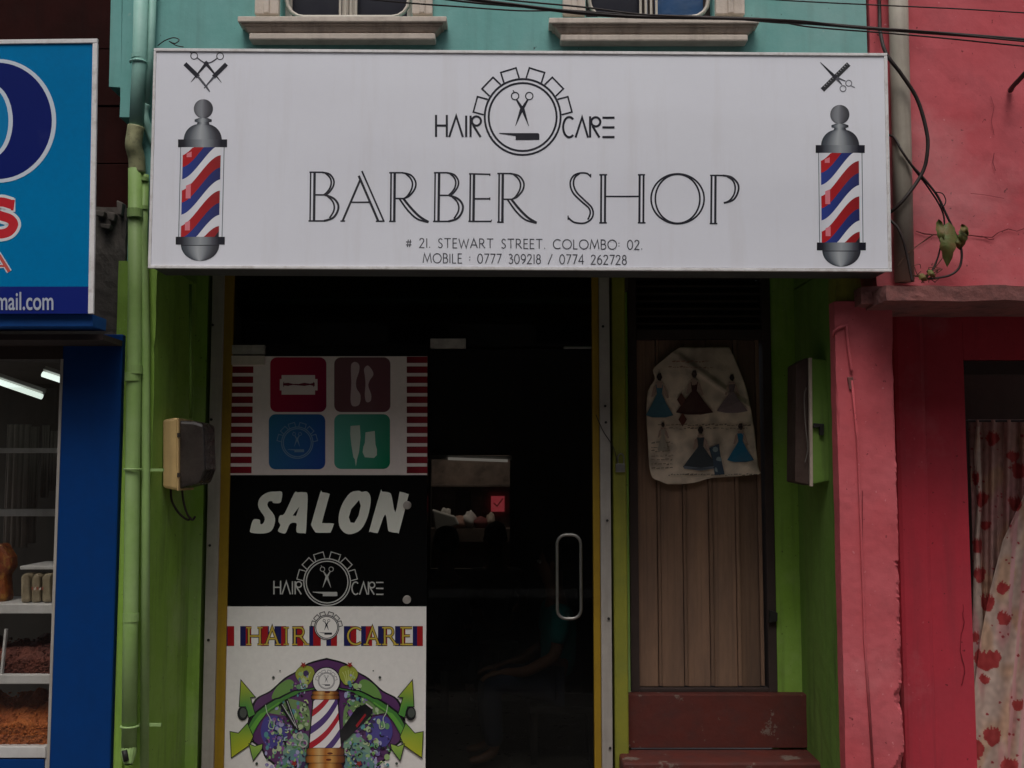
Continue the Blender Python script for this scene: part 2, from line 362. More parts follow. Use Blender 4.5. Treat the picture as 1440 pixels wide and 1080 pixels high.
# pillar (left): front face and inner reveal, rough edges
def rough_box(name, x0, x1, y0, y1, z0, z1, mat, parent, amp=.004, res=.04, chips=(), label=None, cap=90):
    bm = bmesh.new(); bmesh.ops.create_cube(bm, size=1)
    for v in bm.verts: v.co = Vector((x0 + (v.co.x + .5) * (x1 - x0), y0 + (v.co.y + .5) * (y1 - y0), z0 + (v.co.z + .5) * (z1 - z0)))
    for ax, ln in ((0, x1 - x0), (1, y1 - y0), (2, z1 - z0)):
        n = max(1, int(ln / res))
        es = [e_ for e_ in bm.edges if abs((e_.verts[0].co - e_.verts[1].co)[ax]) > ln * .9]
        bmesh.ops.subdivide_edges(bm, edges=es, cuts=min(n, cap if ax == 2 else 90), use_grid_fill=True)
    for v in bm.verts:
        c = v.co; d = noise.noise_vector(c * 6) * amp + noise.noise_vector(c * 25) * amp * .5
        ed = (abs(c.x - x0) < 1e-4 or abs(c.x - x1) < 1e-4) and abs(c.y - y0) < 1e-4
        if ed:
            k = max(0, noise.noise(Vector((c.z * 9, x0, 0))) - .1) * amp * 5
            s_ = -1 if abs(c.x - x1) < 1e-4 else 1
            d = d + Vector((s_ * k, k * .8, 0))
        for (za, zb, am, side) in chips:
            if za < c.z < zb and c.y < y0 + .12:
                q_ = (x1 - c.x) + (c.y - y0)
                kk = (max(0, noise.noise(Vector((c.z * 6, 1, 0))) + .1) * 1.1 + abs(noise.noise(Vector((c.z * 28, 4, c.x * 9)))) * .35) * am
                if q_ < kk: d = d + Vector((-(kk - q_) / 2, (kk - q_) / 2, 0)) + noise.noise_vector(c * 60) * .004
        v.co = c + d
    me = bpy.data.meshes.new(name); bm.to_mesh(me); bm.free(); me.materials.append(mat)
    o = bpy.data.objects.new(name, me); COL.objects.link(o)
    if parent: o.parent = parent; o.location = -Vector(parent.location)
    if label: o['label'] = label
    return o
XP0 = X(158, YF)
rough_box('pillar', XP0, XL, YF + .001, YG + .10, G0, 2.62, M['green'], shop, .003, .05)
MB().box(X(163, YF - .03, 900), X(176, YF - .03, 900), YF - .022, YF + .001, G0, zz(200)).build('pillar_strip', M['green'], shop, bevel=.008)
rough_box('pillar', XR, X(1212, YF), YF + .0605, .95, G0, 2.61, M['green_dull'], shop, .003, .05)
# back wall of the side bay behind the wooden door, in abutting pieces round the door opening
YD = .86
dx0, dx1 = X(884, YD), X(1086, YD); dz0, dz1 = Z(972, YD), 2.72
bx1 = XR
g = MB(); g.box(X(862, YD), dx0 - .002, YD - .02, YD + .14, G0, 2.74); g.box(dx1 + .002, bx1, YD - .02, YD + .14, G0, 2.74); g.box(dx0, dx1, YD - .02, YD + .14, dz1, 2.74)
g.build('bay_wall', M['green'], shop)
g = MB().box(X(861.5, YG), X(881, YG), YG - .01, YD - .021, G0, 2.73); g.build('partition', M['olive'], shop, bevel=.01)
# soffit and fascia beam behind the sign
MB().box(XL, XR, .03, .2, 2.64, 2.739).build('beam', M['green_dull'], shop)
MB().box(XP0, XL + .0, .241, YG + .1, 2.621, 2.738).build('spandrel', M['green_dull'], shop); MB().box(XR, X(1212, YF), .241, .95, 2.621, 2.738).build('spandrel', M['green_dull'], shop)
# red steps
stp = MB().prism([(878, 977), (1137, 977), (1139, 1052), (878, 1052)], .76, .84)
stp.build('step', M['red_step'], shop, bevel=.008)
zt = Z(1052, .76) - .012
g = MB().box(X(872, .52), X(1153, .52), .50, .80, zt - .14, zt); g.build('step', M['red_step'], shop, bevel=.012)
g = MB().box(X(868, .3), X(1150, .3), .22, .82, G0, zt - .141); g.build('step', M['red_step'], shop, bevel=.012)
MB().box(XL - .01, X(286, YG - .03), YG - .02, YG + .1, G0, 2.735).build('return_wall', M['green'], shop)
# threshold slab under the glass
MB().box(XL, X(868, YG), YG - .28, YG + .12, G0, G0 + .07).build('threshold', M['red_step'], shop, bevel=.01)

# windows (parts of the shop building)
for wi, (a_, b_) in enumerate(wins):
    x0, x1, z0, z1 = holes[wi]
    fr = MB()
    if wi == 0: outs = [(360, 394), (580, 609)]
    else: outs = [(791, 823), (1005, 1046)]
    for (p, q) in outs:
        fr.box(X(p, YF, 20), X(q, YF, 20) - .001, YF - .035, YF + .02, zs + .001, zs + 1.36)
        m_ = (p + q) / 2; fr.box(X(m_ - 4, YF, 20), X(m_ + 4, YF, 20), YF - .05, YF - .034, zs + .001, zs + 1.36)
    fr.box(x0 - .13, x1 + .13, YF - .035, YF + .02, zs + 1.361, zs + 1.5)
    win = fr.build('window', M['stone'], shop, bevel=.006)
    s0, s1 = (335, 627) if wi == 0 else (773, 1067)
    t0, t1 = (23.5, 25) if wi == 0 else (25.5, 27.5)
    # moulded sill: stacked courses narrowing downwards
    sl = MB()
    for (ya, yb, i0, i1, p0, p1) in ((t0 + 7.6, t0 + 12, 3, 5, .092, .090), (t0 + 12.2, t0 + 22, 7, 14, .084, .066)):
        vs = []
        for (y_, i_, p_) in ((ya, i0, p0), (yb, i1, p1)):
            z_ = Z(y_, YF - p_); xa, xb = X(s0 + i_, YF - p_, y_), X(s1 - i_, YF - p_, y_)
            vs += [(xa, YF - p_, z_), (xb, YF - p_, z_), (xb, YF + .01, z_), (xa, YF + .01, z_)]
        sl.add(vs, [(0, 1, 2, 3), (7, 6, 5, 4), (0, 4, 5, 1), (1, 5, 6, 2), (2, 6, 7, 3), (3, 7, 4, 0)])
    lip = MB().box(X(s0 + 15, YF - .080, t0 + 24), X(s1 - 15, YF - .080, t0 + 24), YF - .080, YF - .001, Z(t0 + 32, YF - .080), Z(t0 + 22.3, YF - .080)); lip.build('sill_lip', M['stone'], win, bevel=.008)
    so = sl.build('sill', M['stone_dark'], win, bevel=.005)
    top = MB(); xa, xb = X(s0 - 1, YF - .105, t0), X(s1 + 1, YF - .105, t0)
    top.box(xa, xb, YF - .105, YF - .001, Z(t0 + 7, YF - .105), Z(t0 - 1, YF - .105)); top.build('sill_top', M['stone'], win, bevel=.005)
    mid = (905, 925) if wi else (478, 495)
    # casements: two leaves set back
    for k in range(2):
        xl = x0 if k == 0 else (x0 + x1) / 2 + .004; xr = (x0 + x1) / 2 - .004 if k == 0 else x1
        c = MB(); b = .035
        c.box(xl, xl + b, YF + .1, YF + .14, z0, z1); c.box(xr - b, xr, YF + .1, YF + .14, z0, z1)
        c.box(xl + b, xr - b, YF + .1, YF + .14, z0, z0 + b); c.box(xl + b, xr - b, YF + .1, YF + .14, z1 - b, z1)
        c.build('sash', M['stone'] if wi == 0 else M['wood_dark'], win, bevel=.003)
        MB().box(xl + b, xr - b, YF + .118, YF + .124, z0 + b, z1 - b).build('pane', M['pane_blue'] if (wi == 1 and k == 1) else M['pane_dark'], win)
    # security grille: rounded loops in front of the sashes
    gr = MB()
    gx0, gx1 = x0 + .02, x1 - .02; xm = (x0 + x1) / 2; r = .09; yy = YF + .045
    zb_ = zs + .02
    for sgn in (0,):
        path = [(gx0, yy, z1 - .05), (gx0, yy, zb_ + r)] + [(gx0 + r - r * math.cos(R_(t)), yy, zb_ + r - r * math.sin(R_(t))) for t in (22, 45, 67, 90)]
        path += [(gx1 - r + r * math.sin(R_(t)), yy, zb_ + r - r * math.cos(R_(t))) for t in (0, 22, 45, 67, 90)] + [(gx1, yy, z1 - .05)]
        gr.tube(path, .011, 8)
    for dx_ in (-.042, -.014, .014, .042):
        gr.tube([(xm + dx_, yy + .012, zb_ + .012), (xm + dx_, yy + .012, z1 - .05)], .007, 6)
    for zc in (zb_ + .3, zb_ + .7, z1 - .05): gr.box(gx0, gx1, yy + .02, yy + .026, zc, zc + .02)
    gr.build('grille', M['grille'], win, smooth=False)

# ------------------------------------------------------------------ interior of the salon
room = thing('salon_room', 'dark salon interior seen through the tinted glass door', 'room', (0, 2.5, G0 + .06))
ix0, ix1 = X(302, YG) - .05, X(862, YG)
g = MB(); g.box(ix0, ix1, YG + .13, 5.0, G0 + .04, G0 + .07); g.build('floor', M['tiles'], room)
MB().box(ix0 - .1, ix0, YG + .11, 5, G0 + .07, 2.6).build('side_wall', M['room'], room)
MB().box(ix1, ix1 + .1, YD + .15, 5, G0 + .07, 2.6).build('side_wall', M['room'], room)
MB().box(ix0 - .1, ix1 + .1, YG + .05, 5.1, 2.6, 2.72).build('ceiling', M['room'], room)
MB().box(ix0 - .1, ix1 + .1, 5.0, 5.1, G0 + .07, 2.6).build('back_wall', M['room'], room)
# partition with a lit opening at the back (seen between x 605 and 720)
YB = 3.6
g = MB(); pts = lambda x0, y0, x1, y1: [(x0, y0), (x1, y0), (x1, y1), (x0, y1)]
xo0, xo1, zo0, zo1 = X(606, YB), X(717, YB), Z(800, YB), Z(640, YB)
g.box(ix0, xo0, YB, YB + .08, G0 + .07, 2.6); g.box(xo1, ix1, YB, YB + .08, G0 + .07, 2.6); g.box(xo0, xo1, YB, YB + .08, zo1, 2.6); g.box(xo0, xo1, YB, YB + .08, G0 + .07, zo0)
g.build('room_divider', M['room'], room)
MB().box(xo0 - .5, xo1 + .5, 4.7, 4.75, .5, 2.3).build('back_panel', M['room_back'], room)
MB().box(xo0 - .2, xo1 + .1, 4.5, 4.7, Z(684, 4.6), Z(681, 4.6)).build('shelf', M['room_back'], room)
MB().box(xo0 - .2, xo1 + .1, 4.4, 4.7, Z(760, 4.6), Z(742, 4.6)).build('counter', M['room_back'], room)
tl = thing('tube_light', 'dim fluorescent tube over the mirror counter at the back of the salon', 'tube light', (X(672, YB - .06), YB - .06, Z(645, YB)))
MB().prism([(604, 640), (720, 641), (720, 647), (604, 646)], YB - .07, YB - .005).build('fitting', M['white'], tl, bevel=.003)
MB().tube([W(630, 645, YB - .09), W(714, 648, YB - .09)], .012, 10).build('tube', M['tube_back'], tl, smooth=True)
# unseen area light added behind the divider to brighten the back wall
lb = bpy.data.lights.new('back_room_fill', 'AREA'); lb.energy = 5; lb.size = .5; lb.color = (1, .88, .78)
lo = bpy.data.objects.new('back_room_fill', lb); COL.objects.link(lo); lo.location = ((xo0 + xo1) / 2, 4.1, 2.45); lo.rotation_euler = (R_(25), 0, 0)
nt_ = thing('notice', 'small red square notice with a pale tick hanging at the back of the salon', 'notice', W(701, 708, 4.66))
MB().prism([(690, 697), (710, 697), (710, 720), (690, 720)], 4.66, 4.67).build('board', glow('glowing_red_notice', (1, .10, .14), .28), nt_, bevel=.002)  # board given its own glow so the red shows in the dark room
p = Print(4.658); p.line([(694, 707), (699, 712), (707, 701)], 1.6, (.9, .5, .5)); p.line([(690, 697), (710, 697), (710, 720), (690, 720)], 1.2, (.75, .3, .32), closed=True); p.build('print', M['print'], nt_)
# clutter on the counter: bottles and towels
hues = [(.7, .68, .64), (.5, .3, .25), (.75, .72, .7), (.3, .1, .1), (.6, .5, .42), (.25, .2, .2)]
for i, (px, py, rx, h, c) in enumerate(((626, 742, .07, .16, (.62, .60, .55)), (645, 745, .09, .10, (.28, .14, .12)), (660, 744, .06, .14, (.34, .20, .17)), (676, 743, .07, .09, (.58, .52, .48)), (690, 744, .05, .12, (.20, .12, .10)))):
    x = X(px, 4.5); zc = Z(742, 4.6)
    b = MB(); b.blob((x, 4.5, zc + h * .5), (rx, .07, h * .62), 12, 9, hues[i], .55, i)
    labs = ['pale crumpled towel leftmost on the back counter', 'dark reddish cloth heap on the back counter', 'brown folded cloth in the middle of the back counter', 'whitish crumpled cloth on the back counter', 'small dark cloth heap rightmost on the back counter']
    tag(b.build('cloth_heap', M['print'], smooth=True), labs[i], 'cloth', 'cloth heaps on the back counter')
pic = tag(MB().box(X(640, 4.6), X(662, 4.6), 4.64, 4.69, Z(735, 4.6), Z(692, 4.6)).build('picture_frame', M['wood_dark']), 'dark framed picture on the brown back wall of the salon', 'picture')
tw = MB(); tw.prism([(607, 716), (626, 722), (640, 726), (646, 738), (632, 742), (630, 756), (612, 748)], 4.25, 4.33, (.6, .6, .58)); tag(tw.build('towel', M['print'], bevel=.015), 'pale crumpled towel hanging at the back left of the salon', 'towel')

# ------------------------------------------------------------------ people in the salon
def skin_mesh(name, verts, edges, mat, parent, root=0, sub=2):
    me = bpy.data.meshes.new(name); me.from_pydata([v[0] for v in verts], edges, []); me.materials.append(mat)
    o = bpy.data.objects.new(name, me); COL.objects.link(o); o.parent = parent
    b = parent; off = Vector((0, 0, 0))
    while b is not None: off += Vector(b.location); b = b.parent
    o.location = -off
    m = o.modifiers.new('skin', 'SKIN'); m.use_smooth_shade = True
    for i, v in enumerate(verts):
        r = v[1]; r = r if isinstance(r, tuple) else (r, r); me.skin_vertices[0].data[i].radius = r; me.skin_vertices[0].data[i].use_root = (i == root)
    s = o.modifiers.new('sub', 'SUBSURF'); s.levels = sub; s.render_levels = sub
    return o
def person(label, hip, face, shirt, trousers, scale=1.0, hair_long=False):
    """seated person; face = unit vector in the ground plane they look along"""
    f = Vector((face[0], face[1], 0)).normalized(); s = Vector((f.y, -f.x, 0)); u = Vector((0, 0, 1))
    hip = Vector(hip); P = lambda a_, b_, c_: hip + (f * a_ + s * b_ + u * c_) * scale
    root = thing('person', label, 'person', hip)
    k = scale
    body = [(P(0, 0, 0), (.13 * k, .10 * k)), (P(-.02, 0, .18), (.13 * k, .095 * k)), (P(-.02, 0, .36), (.15 * k, .10 * k)), (P(0, 0, .50), (.07 * k, .06 * k)), (P(.01, 0, .57), (.055 * k, .055 * k)),
            (P(.03, 0, .66), (.075 * k, .085 * k)), (P(.03, 0, .76), (.078 * k, .09 * k)), (P(.02, 0, .81), (.05 * k, .06 * k))]
    E = [(i, i + 1) for i in range(7)]
    for sg in (1, -1):
        b = len(body)
        body += [(P(0, sg * .19, .44), .05 * k), (P(.04, sg * .24, .18), .042 * k), (P(.22, sg * .18, .08), .036 * k), (P(.34, sg * .12, .07), .026 * k), (P(.40, sg * .11, .06), (.032 * k, .016 * k))]
        E += [(2, b), (b, b + 1), (b + 1, b + 2), (b + 2, b + 3), (b + 3, b + 4)]
        for q, (dx_, ln) in enumerate(((-.026, .05), (-.009, .058), (.009, .055), (.025, .045))):
            n0 = len(body); body += [(P(.43, sg * .11 + dx_, .058), .0085 * k), (P(.43 + ln * .6, sg * .11 + dx_ * 1.15, .045), .008 * k), (P(.43 + ln, sg * .11 + dx_ * 1.2, .022), .007 * k)]
            E += [(b + 4, n0), (n0, n0 + 1), (n0 + 1, n0 + 2)]
        n0 = len(body); body += [(P(.385, sg * .11 - sg * .04, .05), .010 * k), (P(.42, sg * .11 - sg * .055, .035), .009 * k)]
        E += [(b + 3, n0), (n0, n0 + 1)]
        b = len(body)
        body += [(P(.05, sg * .09, -.01), .085 * k), (P(.42, sg * .12, .01), .062 * k), (P(.42, sg * .12, -.22), .052 * k), (P(.40, sg * .12, -.40), .035 * k), (P(.47, sg * .13, -.44), (.035 * k, .028 * k)), (P(.56, sg * .14, -.45), (.04 * k, .02 * k))]
        E += [(0, b)] + [(b + i, b + i + 1) for i in range(5)]
    skin_mesh('body', body, E, M['skin'], root)
    sh = [(P(0, 0, 0), (.15 * k, .125 * k)), (P(-.02, 0, .18), (.15 * k, .12 * k)), (P(-.02, 0, .36), (.165 * k, .12 * k)), (P(0, 0, .49), (.085 * k, .075 * k))]
    Es = [(0, 1), (1, 2), (2, 3)]
    for sg in (1, -1):
        b = len(sh); sh += [(P(0, sg * .20, .44), .07 * k), (P(.03, sg * .235, .24), .062 * k)]; Es += [(2, b), (b, b + 1)]
    skin_mesh('shirt', sh, Es, shirt, root)
    tr = [(P(0, 0, -.01), (.145 * k, .12 * k))]; Et = []
    for sg in (1, -1):
        b = len(tr); tr += [(P(.08, sg * .09, -.01), .10 * k), (P(.42, sg * .12, .01), .08 * k), (P(.42, sg * .12, -.2), .07 * k), (P(.40, sg * .12, -.38), .06 * k)]; Et += [(0, b), (b, b + 1), (b + 1, b + 2), (b + 2, b + 3)]
    skin_mesh('trousers', tr, Et, trousers, root)
    h = MB(); c = P(.015, 0, .745)
    for j in range(26):
        a_ = PI * j / 25
    h.blob(P(-.005, 0, .765), (.098 * k, .098 * k, .105 * k), 18, 12, nz=.12, seed=hip.x)
    h.build('hair', M['hair'], root, smooth=True)
    fm = MB(); fm.tube([P(.10, 0, .735), P(.125, 0, .705), P(.105, 0, .695)], [.008 * k, .014 * k, .009 * k], 8)
    fm.build('nose', M['skin'], root, smooth=True)
    for sg in (1, -1):
        MB().blob(P(.035, sg * .088, .715), (.016 * k, .016 * k, .03 * k), 8, 6).build('ear', M['skin'], root, smooth=True)
        MB().blob(P(.105, sg * .03, .735), .011 * k, 8, 6).build('eye', M['white'], root, smooth=True)
    MB().tube([P(.108, -.022, .668), P(.116, 0, .666), P(.108, .022, .668)], .006 * k, 6).build('mouth', M['red_step'], root, smooth=True)
    return root
hp = W(782, 955, 1.45); person('person in a teal shirt and navy trousers sitting just inside the glass door', (hp.x, 1.45, hp.z), (-1, -.12), M['teal_cloth'], M['navy_cloth'])
hp = W(627, 905, 2.6); person('person with dark hair seen from behind, seated left in front of the pale towel', (hp.x, 2.6, hp.z), (.1, 1), M['grey_cloth'], M['navy_cloth'], 1.0)
hp = W(697, 880, 3.2); person('person with dark hair seen from behind, seated below the red notice', (hp.x, 3.2, hp.z), (-.1, 1), M['grey_cloth'], M['navy_cloth'], .95)
bn = thing('bench', 'dark bench under the seated person just inside the door', 'bench', (X(760, 1.45), 1.45, G0 + .07))
zb2 = Z(955, 1.45) - .13
MB().box(X(745, 1.45), X(835, 1.45), 1.28, 1.65, zb2 - .05, zb2).build('seat', M['black'], bn, bevel=.01)
lg = None
for (xx, yy) in ((750, 1.3), (828, 1.3), (750, 1.6), (828, 1.6)):
    lg = MB().box(X(xx, 1.45) - .02, X(xx, 1.45) + .02, yy, yy + .03, G0 + .07, zb2 - .051).build('leg', M['black'], bn)
for (px, yy, lb_) in ((627, 2.6, 'low black stool under the person at the back left'), (697, 3.2, 'low black stool under the person below the red notice')):
    x = X(px, yy); zt2 = Z(905 if px < 650 else 880, yy) - .12
    st = thing('stool', lb_, 'stool', (x, yy, G0 + .07), 'stools in the salon')
    MB().tube([(x, yy, zt2 - .05), (x, yy, zt2)], .18, 20).build('seat', M['black'], st, bevel=.01)
    MB().tube([(x, yy, G0 + .09), (x, yy, zt2 - .05)], .03, 12).build('leg', M['steel'], st)
    MB().tube([(x, yy, G0 + .07), (x, yy, G0 + .09)], .2, 20).build('base', M['steel'], st)

# ------------------------------------------------------------------ glass shopfront
front = thing('glass_shopfront', 'tinted glass shopfront with an ochre edged frame and a glass door', 'shopfront', (0, YG, G0 + .07))
def vbar(name, mat, pa, pb, y0, y1, z0, z1, bevel=.003, ya=900):
    xa, xb = X(pa, y0, ya), X(pb, y0, ya); return MB().box(xa, xb, y0, y1, z0, z1).build(name, mat, front, bevel=bevel)
vbar('post', M['alu'], 287, 304, YG - .03, YG + .06, G0 + .071, 2.739)
vbar('jamb', M['yellow'], 304.5, 318, YG - .012, YG + .06, G0 + .071, 2.739)
vbar('jamb', M['yellow'], 835, 845, YG - .012, YG + .06, G0 + .071, 2.739)
vbar('post', M['alu'], 845.5, 860.5, YG - .03, YG + .06, G0 + .071, 2.739)
xa, xb = X(318.3, YG), X(834.7, YG)
MB().box(xa, xb, YG - .01, YG + .04, 2.70, 2.738).build('head_rail', M['yellow'], front)
scr = None
for (px, py) in ((299, 457), (297, 590), (295, 767), (293, 900), (848, 459), (852, 594), (851, 571), (854, 732), (856, 870), (858, 1052)):
    p_ = W(px, py, YG - .034)
    if scr is None: scr = MB().tube([(0, .003, 0), (0, -.004, 0)], .0075, 10).build('screw', M['black'], front); scr.location = p_ - Vector(front.location)
    else: c = dup(scr, front); c.location = p_ - Vector(front.location)
zt_ = Z(488, YG); zdoor = Z(491, YG)
MB().box(xa, xb, YG + .01, YG + .018, zt_ + .004, 2.698).build('transom_pane', M['glass'], front)
xs_ = X(601, YG)
fp = MB().box(xa, xs_, YG + .01, YG + .018, G0 + .08, zt_).build('fixed_pane', M['glass'], front)
door = MB().box(xs_ + .006, xb - .008, YG + .01, YG + .02, G0 + .085, zdoor).build('glass_door', M['glass_door'], front)
MB().prism(pts(318, 668.5, 600.5, 851.5), YG + .004, YG + .009).build('dark_sheet', M['dark_sheet'], front, label='black sheet put in for the dark interior behind the white lettering')  # black sheet stands in for the unlit interior behind this pane
# handle pair, joined through the glass
def handle(y):
    x0, x1, z1, z0 = X(783, y), X(816, y), Z(752, y), Z(870, y); r = .05; P_ = []
    for (cx, cz, a0) in ((x1 - r, z1 - r, 0), (x0 + r, z1 - r, 90), (x0 + r, z0 + r, 180), (x1 - r, z0 + r, 270)):
        P_ += [(cx + r * math.cos(R_(a0 + t)), y, cz + r * math.sin(R_(a0 + t))) for t in (0, 22, 45, 68, 90)]
    return P_ + P_[:1]
h = MB().tube(handle(YG - .045), .0095, 10, cap=False)
hm = X(799, YG - .045)
for py in (752, 870): h.tube([(hm, YG - .045, Z(py, YG - .045)), (hm, YG + .008, Z(py, YG - .045))], .007, 8)
h.build('handle', M['steel'], door, smooth=True)
# patch fittings
for (a_, b_, c_, d_, mt) in ((325.5, 485, 372, 498, 'clamp'), (324.5, 500, 372, 513, 'stone'), (605, 476, 655, 489.5, 'clamp'), (793, 487, 832, 490, 'steel')):
    MB().prism(pts(a_, b_, c_, d_), YG - .012, YG + .03).build('patch_fitting', M[mt], front, bevel=.003)
for (px, py) in ((572.5, 710.5), (572, 843.5)):
    p_ = W(px, py, YG - .01); MB().tube([p_, p_ + Vector((0, .018, 0))], .0235, 20).build('glass_button', M['clamp'], front, bevel=.003)
# thin wire across the right post
MB().tube(cr([W(838, 583, YG - .04), W(848, 606, YG - .045), W(862, 628, YG - .04), W(868, 650, YG - .02)], 6), .0028, 6).build('wire', M['cable'], front)

# ------------------------------------------------------------------ logo drawing
def logo(p, cx, cy, R, col, text=True, k=1.0, bg=None):
    lw = max(.052 * R * k, .5)
    p.ring(cx, cy, R * .978, lw, col); p.ring(cx, cy, R * .875, lw, col)
    for an in (15, 44, 73, 107, 136, 165):
        c, s = math.cos(R_(an)), math.sin(R_(an)); q = lambda r, t: (cx + (r * c - t * s) * R, cy - (r * s + t * c) * R)
        p.line([q(.985, -.205), q(1.26, -.205), q(1.26, .205), q(.985, .205)], lw * .8, col)
    U = lambda x, y: (cx + x * R, cy - y * R)
    for sg, ox in ((-1, -.195), (1, .17)):
        p.ring(*U(ox, .54), .095 * R, lw * .55, col, 20)
    p.next()
    p.taper(U(-.165, .46), U(-.01, .21), lw * .8, lw * 1.6, col); p.taper(U(.14, .46), U(-.01, .21), lw * .8, lw * 1.6, col)
    p.next(); p.taper(U(-.01, .24), U(-.185, -.23), lw * 1.9, lw * .25, col); p.next(); p.taper(U(-.01, .24), U(.155, -.23), lw * 1.9, lw * .25, col)
    p.line([U(-.25, .69), U(-.21, .63)], lw * .5, col)
    p.poly([U(-.6, -.41), U(-.18, -.415), U(.40, -.415), U(.43, -.45), U(.43, -.59), U(-.18, -.595), U(-.18, -.49), U(-.6, -.43)], col)
    if text:
        t = lambda zx, zy: U((zx - 695) / 281, -(zy - 435) / 281); wd = max(.056 * R * k, .6)
        L = lambda *P: p.line([t(*q) for q in P], wd, col)
        L((68, 420), (68, 580)); L((146, 420), (146, 580)); L((68, 497), (146, 497))
        L((163, 580), (214, 428), (262, 580)); L((286, 425), (286, 580)); L((318, 425), (318, 580))
        p.ring(*t(360, 464), 33 / 281 * R, wd, col, 28); L((335, 492), (390, 580))
        p.line([t(*q) for q in arc(1032, 508, 44, 73, -50, -310, 24)], wd, col)
        L((1078, 583), (1125, 438), (1168, 583)); L((1183, 430), (1183, 583)); p.ring(*t(1224, 470), 33 / 281 * R, wd, col, 28); L((1200, 500), (1250, 583))
        for y in (440, 510, 580): L((1272, y), (1360, y))
    p.next()

# ------------------------------------------------------------------ stroke lettering for small print
GL = {
 'A': (.78, [[(0, 0), (.38, 1), (.78, 0)], [(.14, .34), (.63, .34)]]),
 'B': (.58, [[(.05, 0), (.05, 1), (.3, 1)] + arc(.3, .77, .2, .23, 90, -90, 8) + [(.05, .54)], [(.3, .54)] + arc(.3, .27, .27, .27, 90, -90, 8) + [(.05, 0)]]),
 'C': (.85, [arc(.5, .5, .48, .5, 50, 310, 18)]), 'E': (.5, [[(.5, 1), (.05, 1), (.05, 0), (.52, 0)], [(.05, .52), (.45, .52)]]),
 'I': (.12, [[(.06, 0), (.06, 1)]]), 'L': (.48, [[(.05, 1), (.05, 0), (.48, 0)]]),
 'M': (1.0, [[(0, 0), (.16, 1), (.5, .15), (.84, 1), (1, 0)]]), 'O': (1.0, [arc(.5, .5, .49, .5, 0, 360, 24)]),
 'R': (.66, [[(.05, 0), (.05, 1), (.28, 1)] + arc(.28, .74, .24, .26, 90, -90, 8) + [(.05, .48)], [(.25, .48), (.66, 0)]]),
 'S': (.5, [cr([(.46, .86), (.28, 1), (.08, .85), (.12, .62), (.38, .42), (.46, .2), (.26, 0), (.02, .12)], 4)]),
 'T': (.72, [[(0, 1), (.72, 1)], [(.36, 1), (.36, 0)]]), 'W': (1.1, [[(0, 1), (.28, 0), (.55, .85), (.82, 0), (1.1, 1)]]),
 'H': (.7, [[(.05, 0), (.05, 1)], [(.65, 0), (.65, 1)], [(.05, .5), (.65, .5)]]),
 '0': (.6, [arc(.3, .5, .29, .5, 0, 360, 18)]), '1': (.14, [[(.07, 0), (.07, 1)]]),
 '2': (.55, [cr([(.03, .78), (.14, .97), (.4, .95), (.48, .72), (.3, .4), (.02, 0)], 4) + [(.55, 0)]]),
 '3': (.5, [cr([(.03, .9), (.25, 1), (.44, .78), (.18, .54)], 4), cr([(.18, .54), (.48, .42), (.46, .1), (.22, 0), (.02, .1)], 4)]),
 '4': (.6, [[(.45, 0), (.45, 1), (0, .3), (.6, .3)]]), '6': (.55, [arc(.28, .3, .26, .3, 0, 360, 14), cr([(.03, .33), (.1, .7), (.4, 1)], 4)]),
 '7': (.55, [[(0, 1), (.55, 1), (.15, 0)]]), '8': (.52, [arc(.26, .75, .2, .24, 0, 360, 12), arc(.26, .26, .25, .26, 0, 360, 14)]),
 '9': (.55, [arc(.27, .7, .26, .3, 0, 360, 14), cr([(.52, .67), (.45, .3), (.15, 0)], 4)]),
 '#': (.6, [[(.15, .05), (.25, .85)], [(.4, .05), (.5, .85)], [(0, .6), (.6, .6)], [(0, .28), (.6, .28)]]),
 '.': (.1, [[(.05, 0), (.05, .1)]]), ':': (.1, [[(.05, .3), (.05, .4)], [(.05, .6), (.05, .7)]]), '/': (.5, [[(0, -.05), (.5, 1.05)]]), ' ': (.5, [])}
def stroke_text(p, s, x0, x1, yb, h, wd, col, slope=0, gap=.2):
    tot = sum(GL[c][0] + gap for c in s) - gap; k = (x1 - x0) / tot; x = 0
    for c in s:
        wch, st = GL[c]
        for path in st: p.line([(x0 + (x + q[0]) * k, yb + slope * (x + q[0]) * k - q[1] * h) for q in path], wd, col)
        x += wch + gap

# ------------------------------------------------------------------ the main sign
YS = -.26
sign = thing('barber_shop_sign', 'wide white BARBER SHOP signboard with printed barber poles above the entrance', 'sign', (0, YS, 2.5))
o4 = [(216, 67.5), (1248, 74.5), (1254.5, 381.5), (207.5, 376)]
MB().prism([(218, 70), (1246, 77), (1252, 379), (210, 374)], YS + .002, -.006).build('casing', M['sign_rib'], sign)
MB().prism([(219, 71.5), (1244, 78.5), (1250, 377.5), (211.5, 373)], YS, YS + .0025).build('face', M['sign_face'], sign)
def strip(a_, b_, c_, d_, lab=None): MB().prism([a_, b_, c_, d_], YS - .007, YS + .012).build('trim', M['sign_edge'], sign, bevel=.002)
strip((216, 67.5), (1248, 74.5), (1247.6, 78.5), (216.4, 71.5)); strip((208, 373), (1254.4, 378), (1254.5, 382), (207.5, 377))
strip((216, 71.6), (219.5, 71.6), (211.8, 372.9), (207.9, 372.9)); strip((1243.5, 78.6), (1248, 78.6), (1254.3, 377.9), (1249.5, 377.9))
INK = (.022, .022, .032)
